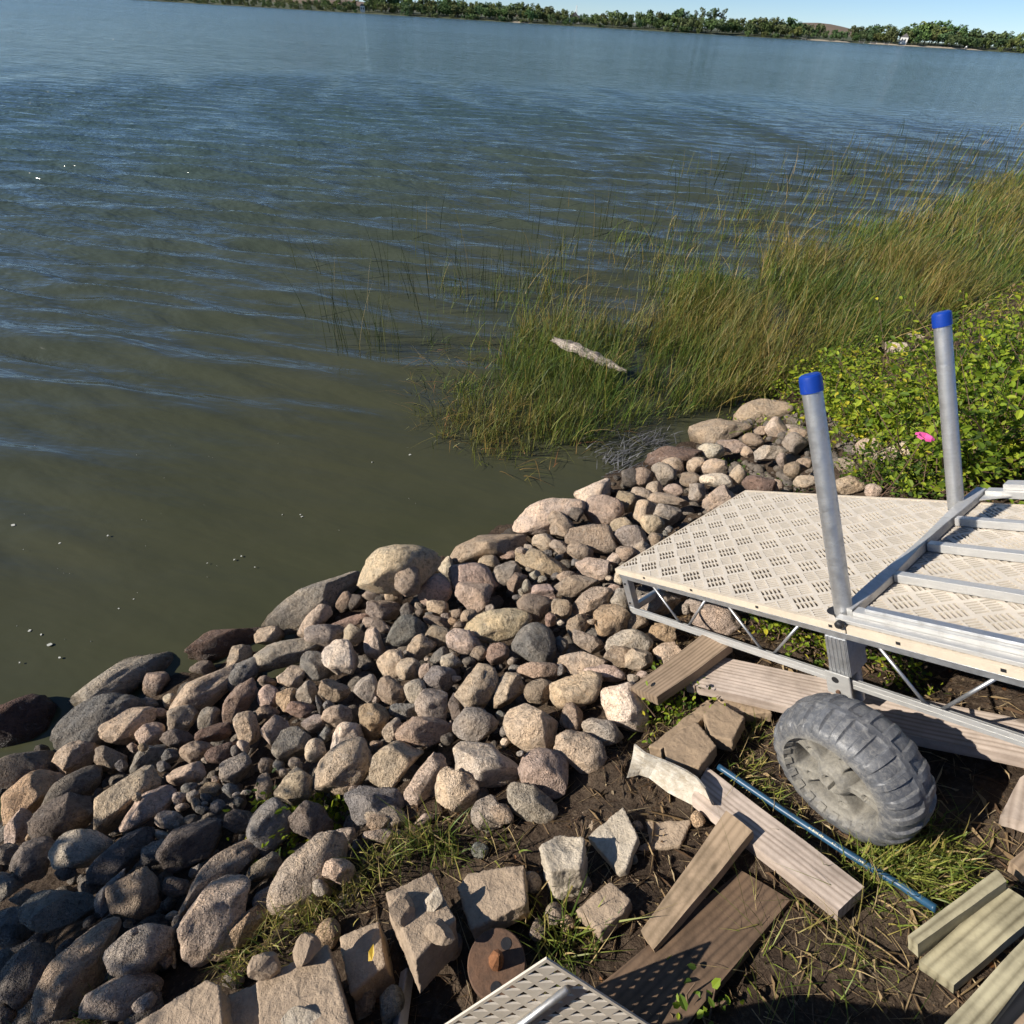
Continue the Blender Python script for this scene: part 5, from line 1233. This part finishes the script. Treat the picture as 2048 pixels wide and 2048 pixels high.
# leaves: little folded quads, and flakes of bark, chips and dead leaves on the soil
def leaves(C, size, col, rng, up=.5):
    n = len(C); nrm = rng.normal(size=(n, 3)); nrm[:, 2] = np.abs(nrm[:, 2]) + up; nrm /= np.linalg.norm(nrm, axis=1)[:, None]
    a = np.cross(nrm, rng.normal(size=(n, 3))); a /= np.linalg.norm(a, axis=1)[:, None]; b = np.cross(nrm, a)
    s = size[:, None]; fold = nrm * s * .18
    V = np.stack([C - a * s, C - a * s * .45 + b * s * .55 + fold, C + a * s * .45 + b * s * .5 + fold, C + a * s * 1.05, C + a * s * .4 - b * s * .5 + fold, C - a * s * .45 - b * s * .55 + fold], 1)
    base = (np.arange(n) * 6)[:, None]
    f = np.concatenate([base + [[0, 1, 2, 3]], base + [[0, 3, 4, 5]]], 0)
    Cc = np.repeat(col[:, None, :], 6, 1)
    return V.reshape(-1, 3), f, Cc.reshape(-1, 3)
k = 3600; l = rng.uniform(-.3, 3.0, k); u = rng.uniform(-.85, 1.2, k); P = lu(l, u); P[:, 2] = ground_z(P[:, 0], P[:, 1]) + .004
V, f, C = leaves(P, .0025 + .009 * rng.random(k) ** 3, palette(rng, k, [(.16, .10, .06), (.30, .2, .11), (.09, .06, .04), (.42, .32, .2), (.28, .13, .05)], [3, 2, 3, 1, 1]), rng, 2.5)
push((V, f, C))
flush("soil_litter", M_LEAF, "brown chips, bark flakes and dead leaf bits on the soil", "litter")
LC = [(.22, .31, .025), (.34, .41, .035), (.11, .18, .02), (.50, .45, .04), (.05, .09, .014)]
def shrub(label, roots, n_stem, H, spread, per, size, wts, name="leafy_shrub", group=None, seed=0):
    rng_ = np.random.default_rng(seed); r0 = np.mean([at_ground(*q) for q in roots], 0)
    e = empty(name, r0, label, "shrub" if name == "leafy_shrub" else "plant", group); mb = MB(); pts = []
    for q in roots:
        base = at_ground(*q)
        for _ in range(n_stem):
            p = base + np.r_[rng_.normal(0, spread * .45, 2), 0]; p[2] = float(ground_z(p[0], p[1]))
            d = np.r_[rng_.normal(0, .55, 2), 1.0] * H * rng_.uniform(.5, 1.15); m1 = p + d * .5 + np.r_[rng_.normal(0, .04, 2), 0]; m2 = p + d + np.r_[rng_.normal(0, .1, 2) * H, -.12 * H]
            mb.tube([p - r0, m1 - r0, m2 - r0], [.004, .003, .0015], 5, False)
            t = rng_.uniform(.18, 1.0, per) ** .8; c = np.where((t < .5)[:, None], p + (m1 - p) * (t * 2)[:, None], m1 + (m2 - m1) * (t * 2 - 1)[:, None])
            pts.append(c + rng_.normal(0, .035, (per, 3)) * np.array([1, 1, .7]))
    C = np.concatenate(pts) - r0; n = len(C)
    V, f, Cc = leaves(C, rng_.uniform(size * .55, size * 1.2, n), palette(rng_, n, LC, wts, .25), rng_)
    me = mesh_np("foliage", V, f); vcol(me, Cc)
    link("foliage", me, M_LEAF, e, kind="stuff")
    link("stems", mb.mesh("stems"), M_WOODD, e, kind="stuff")
    return e
GS = "leafy shrubs on the bank beyond the dock"
shrub("bright yellow-green leafy shrub behind the near blue-capped pole", [(1650, 850), (1700, 830), (1760, 820), (1640, 810), (1720, 870), (1780, 880), (1620, 770)], 24, .40, .30, 20, .027, [4, 5, 2, 1.4, .8], group=GS, seed=1)
shrub("taller dense green shrub at the right edge beside the far pole", [(1900, 950), (1970, 930), (2030, 950), (1960, 975), (2040, 890), (2100, 920), (1900, 890)], 30, .72, .30, 26, .026, [5, 4, 3, .4, 2], group=GS, seed=2)
shrub("green shrub right of the far blue-capped pole's top", [(1930, 800), (2000, 790), (2050, 820), (1900, 830), (1980, 750)], 28, .72, .45, 24, .030, [5, 4, 2.5, .5, 1.2], group=GS, seed=3)
shrub("low dark green weeds under the shrubs beside the far dock edge", [(1800, 985), (1850, 970), (1760, 965), (1830, 940)], 18, .24, .2, 18, .019, [3, 2, 4, .3, 4], group=GS, seed=4)
shrub("fine-leaved green weeds between reeds and the pale rocks", [(1575, 775), (1600, 800), (1640, 780), (1545, 790), (1620, 750), (1690, 740), (1760, 740)], 26, .34, .38, 20, .019, [4, 4, 2.5, 1, 1.5], group=GS, seed=5)
shrub("yellowish low weeds between the two blue-capped poles", [(1820, 820), (1790, 860), (1860, 790), (1840, 880)], 20, .30, .30, 18, .024, [4, 5, 2, 1.4, .7], group=GS, seed=6)
GW = "small weeds among the stones"
shrub("dark green sprig growing among stones above the dock corner", [(1465, 905), (1500, 925), (1520, 945), (1590, 965)], 3, .13, .06, 16, .016, [1, .5, 3, 0, 4], "leafy_weed", GW, 11)
shrub("grey-green leafy weed sprawling over the lower stones", [(580, 1625), (620, 1640), (650, 1590), (600, 1600), (545, 1640)], 6, .17, .08, 26, .013, [3, 3, 2, .2, 1], "leafy_weed", GW, 12)
shrub("green weeds under the dock beside the leg pocket", [(1560, 1270), (1600, 1285), (1540, 1255), (1620, 1300)], 7, .10, .1, 14, .014, [3, 3, 2, 1, 1], "leafy_weed", GW, 13)
shrub("weed with narrow leaves between the dock weeds and the leg bracket", [(1760, 1330), (1800, 1340), (1830, 1345)], 6, .08, .06, 14, .012, [3, 3, 2, 1, 1], "leafy_weed", GW, 14)
shrub("green weed at the end of the short beam", [(1330, 1425), (1345, 1400), (1365, 1420)], 7, .12, .05, 16, .012, [4, 3, 2, .5, 1], "leafy_weed", GW, 15)
shrub("small dark weed among rocks right of the near pole", [(1740, 945), (1760, 960), (1735, 970)], 5, .16, .05, 16, .014, [2, .5, 3, 0, 4], "leafy_weed", GW, 16)
shrub("green leaves in the shade at the bottom right", [(1400, 2010), (1420, 2025)], 3, .06, .03, 5, .014, [2, 1, 3, 0, 3], "leafy_weed", GW, 17)
# ground cover on the bank under the shrubs
n = 9000; l = rng.uniform(3.6, 14, n); u = rng.uniform(-2.6, 1.2, n); ok = (l > 4.4) | (u > -.95 + .0 * l); ok &= ~((l < 4.5) & (u < -1.0)); l, u = l[ok], u[ok]
P = lu(l, u); P[:, 2] = ground_z(P[:, 0], P[:, 1]) + rng.uniform(.01, .09, len(l))
V, f, C = leaves(P, rng.uniform(.010, .022, len(l)) * np.clip(l / 6, 1, 1.8), palette(rng, len(l), LC + [(.28, .20, .10)], [3, 3, 3, 1, 2, 2]), rng)
VV.append(V); FF.append(f + off); CC.append(C); off += len(V)
flush("ground_cover", M_LEAF, "low green ground cover over the bank beyond the dock", "ground cover")
k = 5200; l = rng.uniform(4.2, 22, k); u = rng.uniform(-2.7, .6, k); P = lu(l, u); P[:, 2] = ground_z(P[:, 0], P[:, 1])
push(blades(P, rng.uniform(.08, .3, k), rng.uniform(.004, .009, k) * np.clip(l / 6, 1, 2.5), rng.normal(0, .5, (k, 2)), palette(rng, k, GC, [3, 3, 3, 2, 2]), rng, .7))
flush("bank_grass", M_REED, "tangled grass on the bank between reeds and shrubs", "grass")

# ------------------------------------------------------------------ willow added out of view on the left to shade the lower left stones
rng = np.random.default_rng(61)
cw = np.array([-4.05, -.12, 2.30]); base = np.array([-4.35, -.55, 0.0]); base[2] = float(ground_z(base[0], base[1])) - .05
wil = empty("added_shade_willow", base, "unseen willow added left of the view to shade the lower left stones", "tree")
mb = MB(); top = cw - base; mid = top * .5 + np.array([-.08, -.05, .1])
mb.tube([(0, 0, 0), mid * .5, mid, top * .85], [.05, .042, .034, .015], 9)
pts = []
for k in range(26):
    d = rng.normal(size=3); d /= np.linalg.norm(d); d[2] *= .8; e_ = top + d * np.array([.45, .58, .55]) * rng.uniform(.5, 1.0); s_ = mid + (top - mid) * rng.uniform(0, .8)
    mb.tube([s_, (s_ + e_) / 2 + [0, 0, .08], e_], [.012, .008, .003], 5, False)
    t = rng.uniform(.35, 1.05, 36)[:, None]; pts.append(s_ + (e_ - s_) * t + rng.normal(0, .10, (36, 3)))
link("trunk", mb.mesh("trunk"), M_WOODD, wil, kind="stuff")
C = np.concatenate(pts); V, f, Cc = leaves(C, rng.uniform(.02, .045, len(C)), palette(rng, len(C), LC, [3, 2, 3, .5, 2]), rng)
me = mesh_np("crown", V, f); vcol(me, Cc); link("crown", me, M_LEAF, wil, kind="stuff")
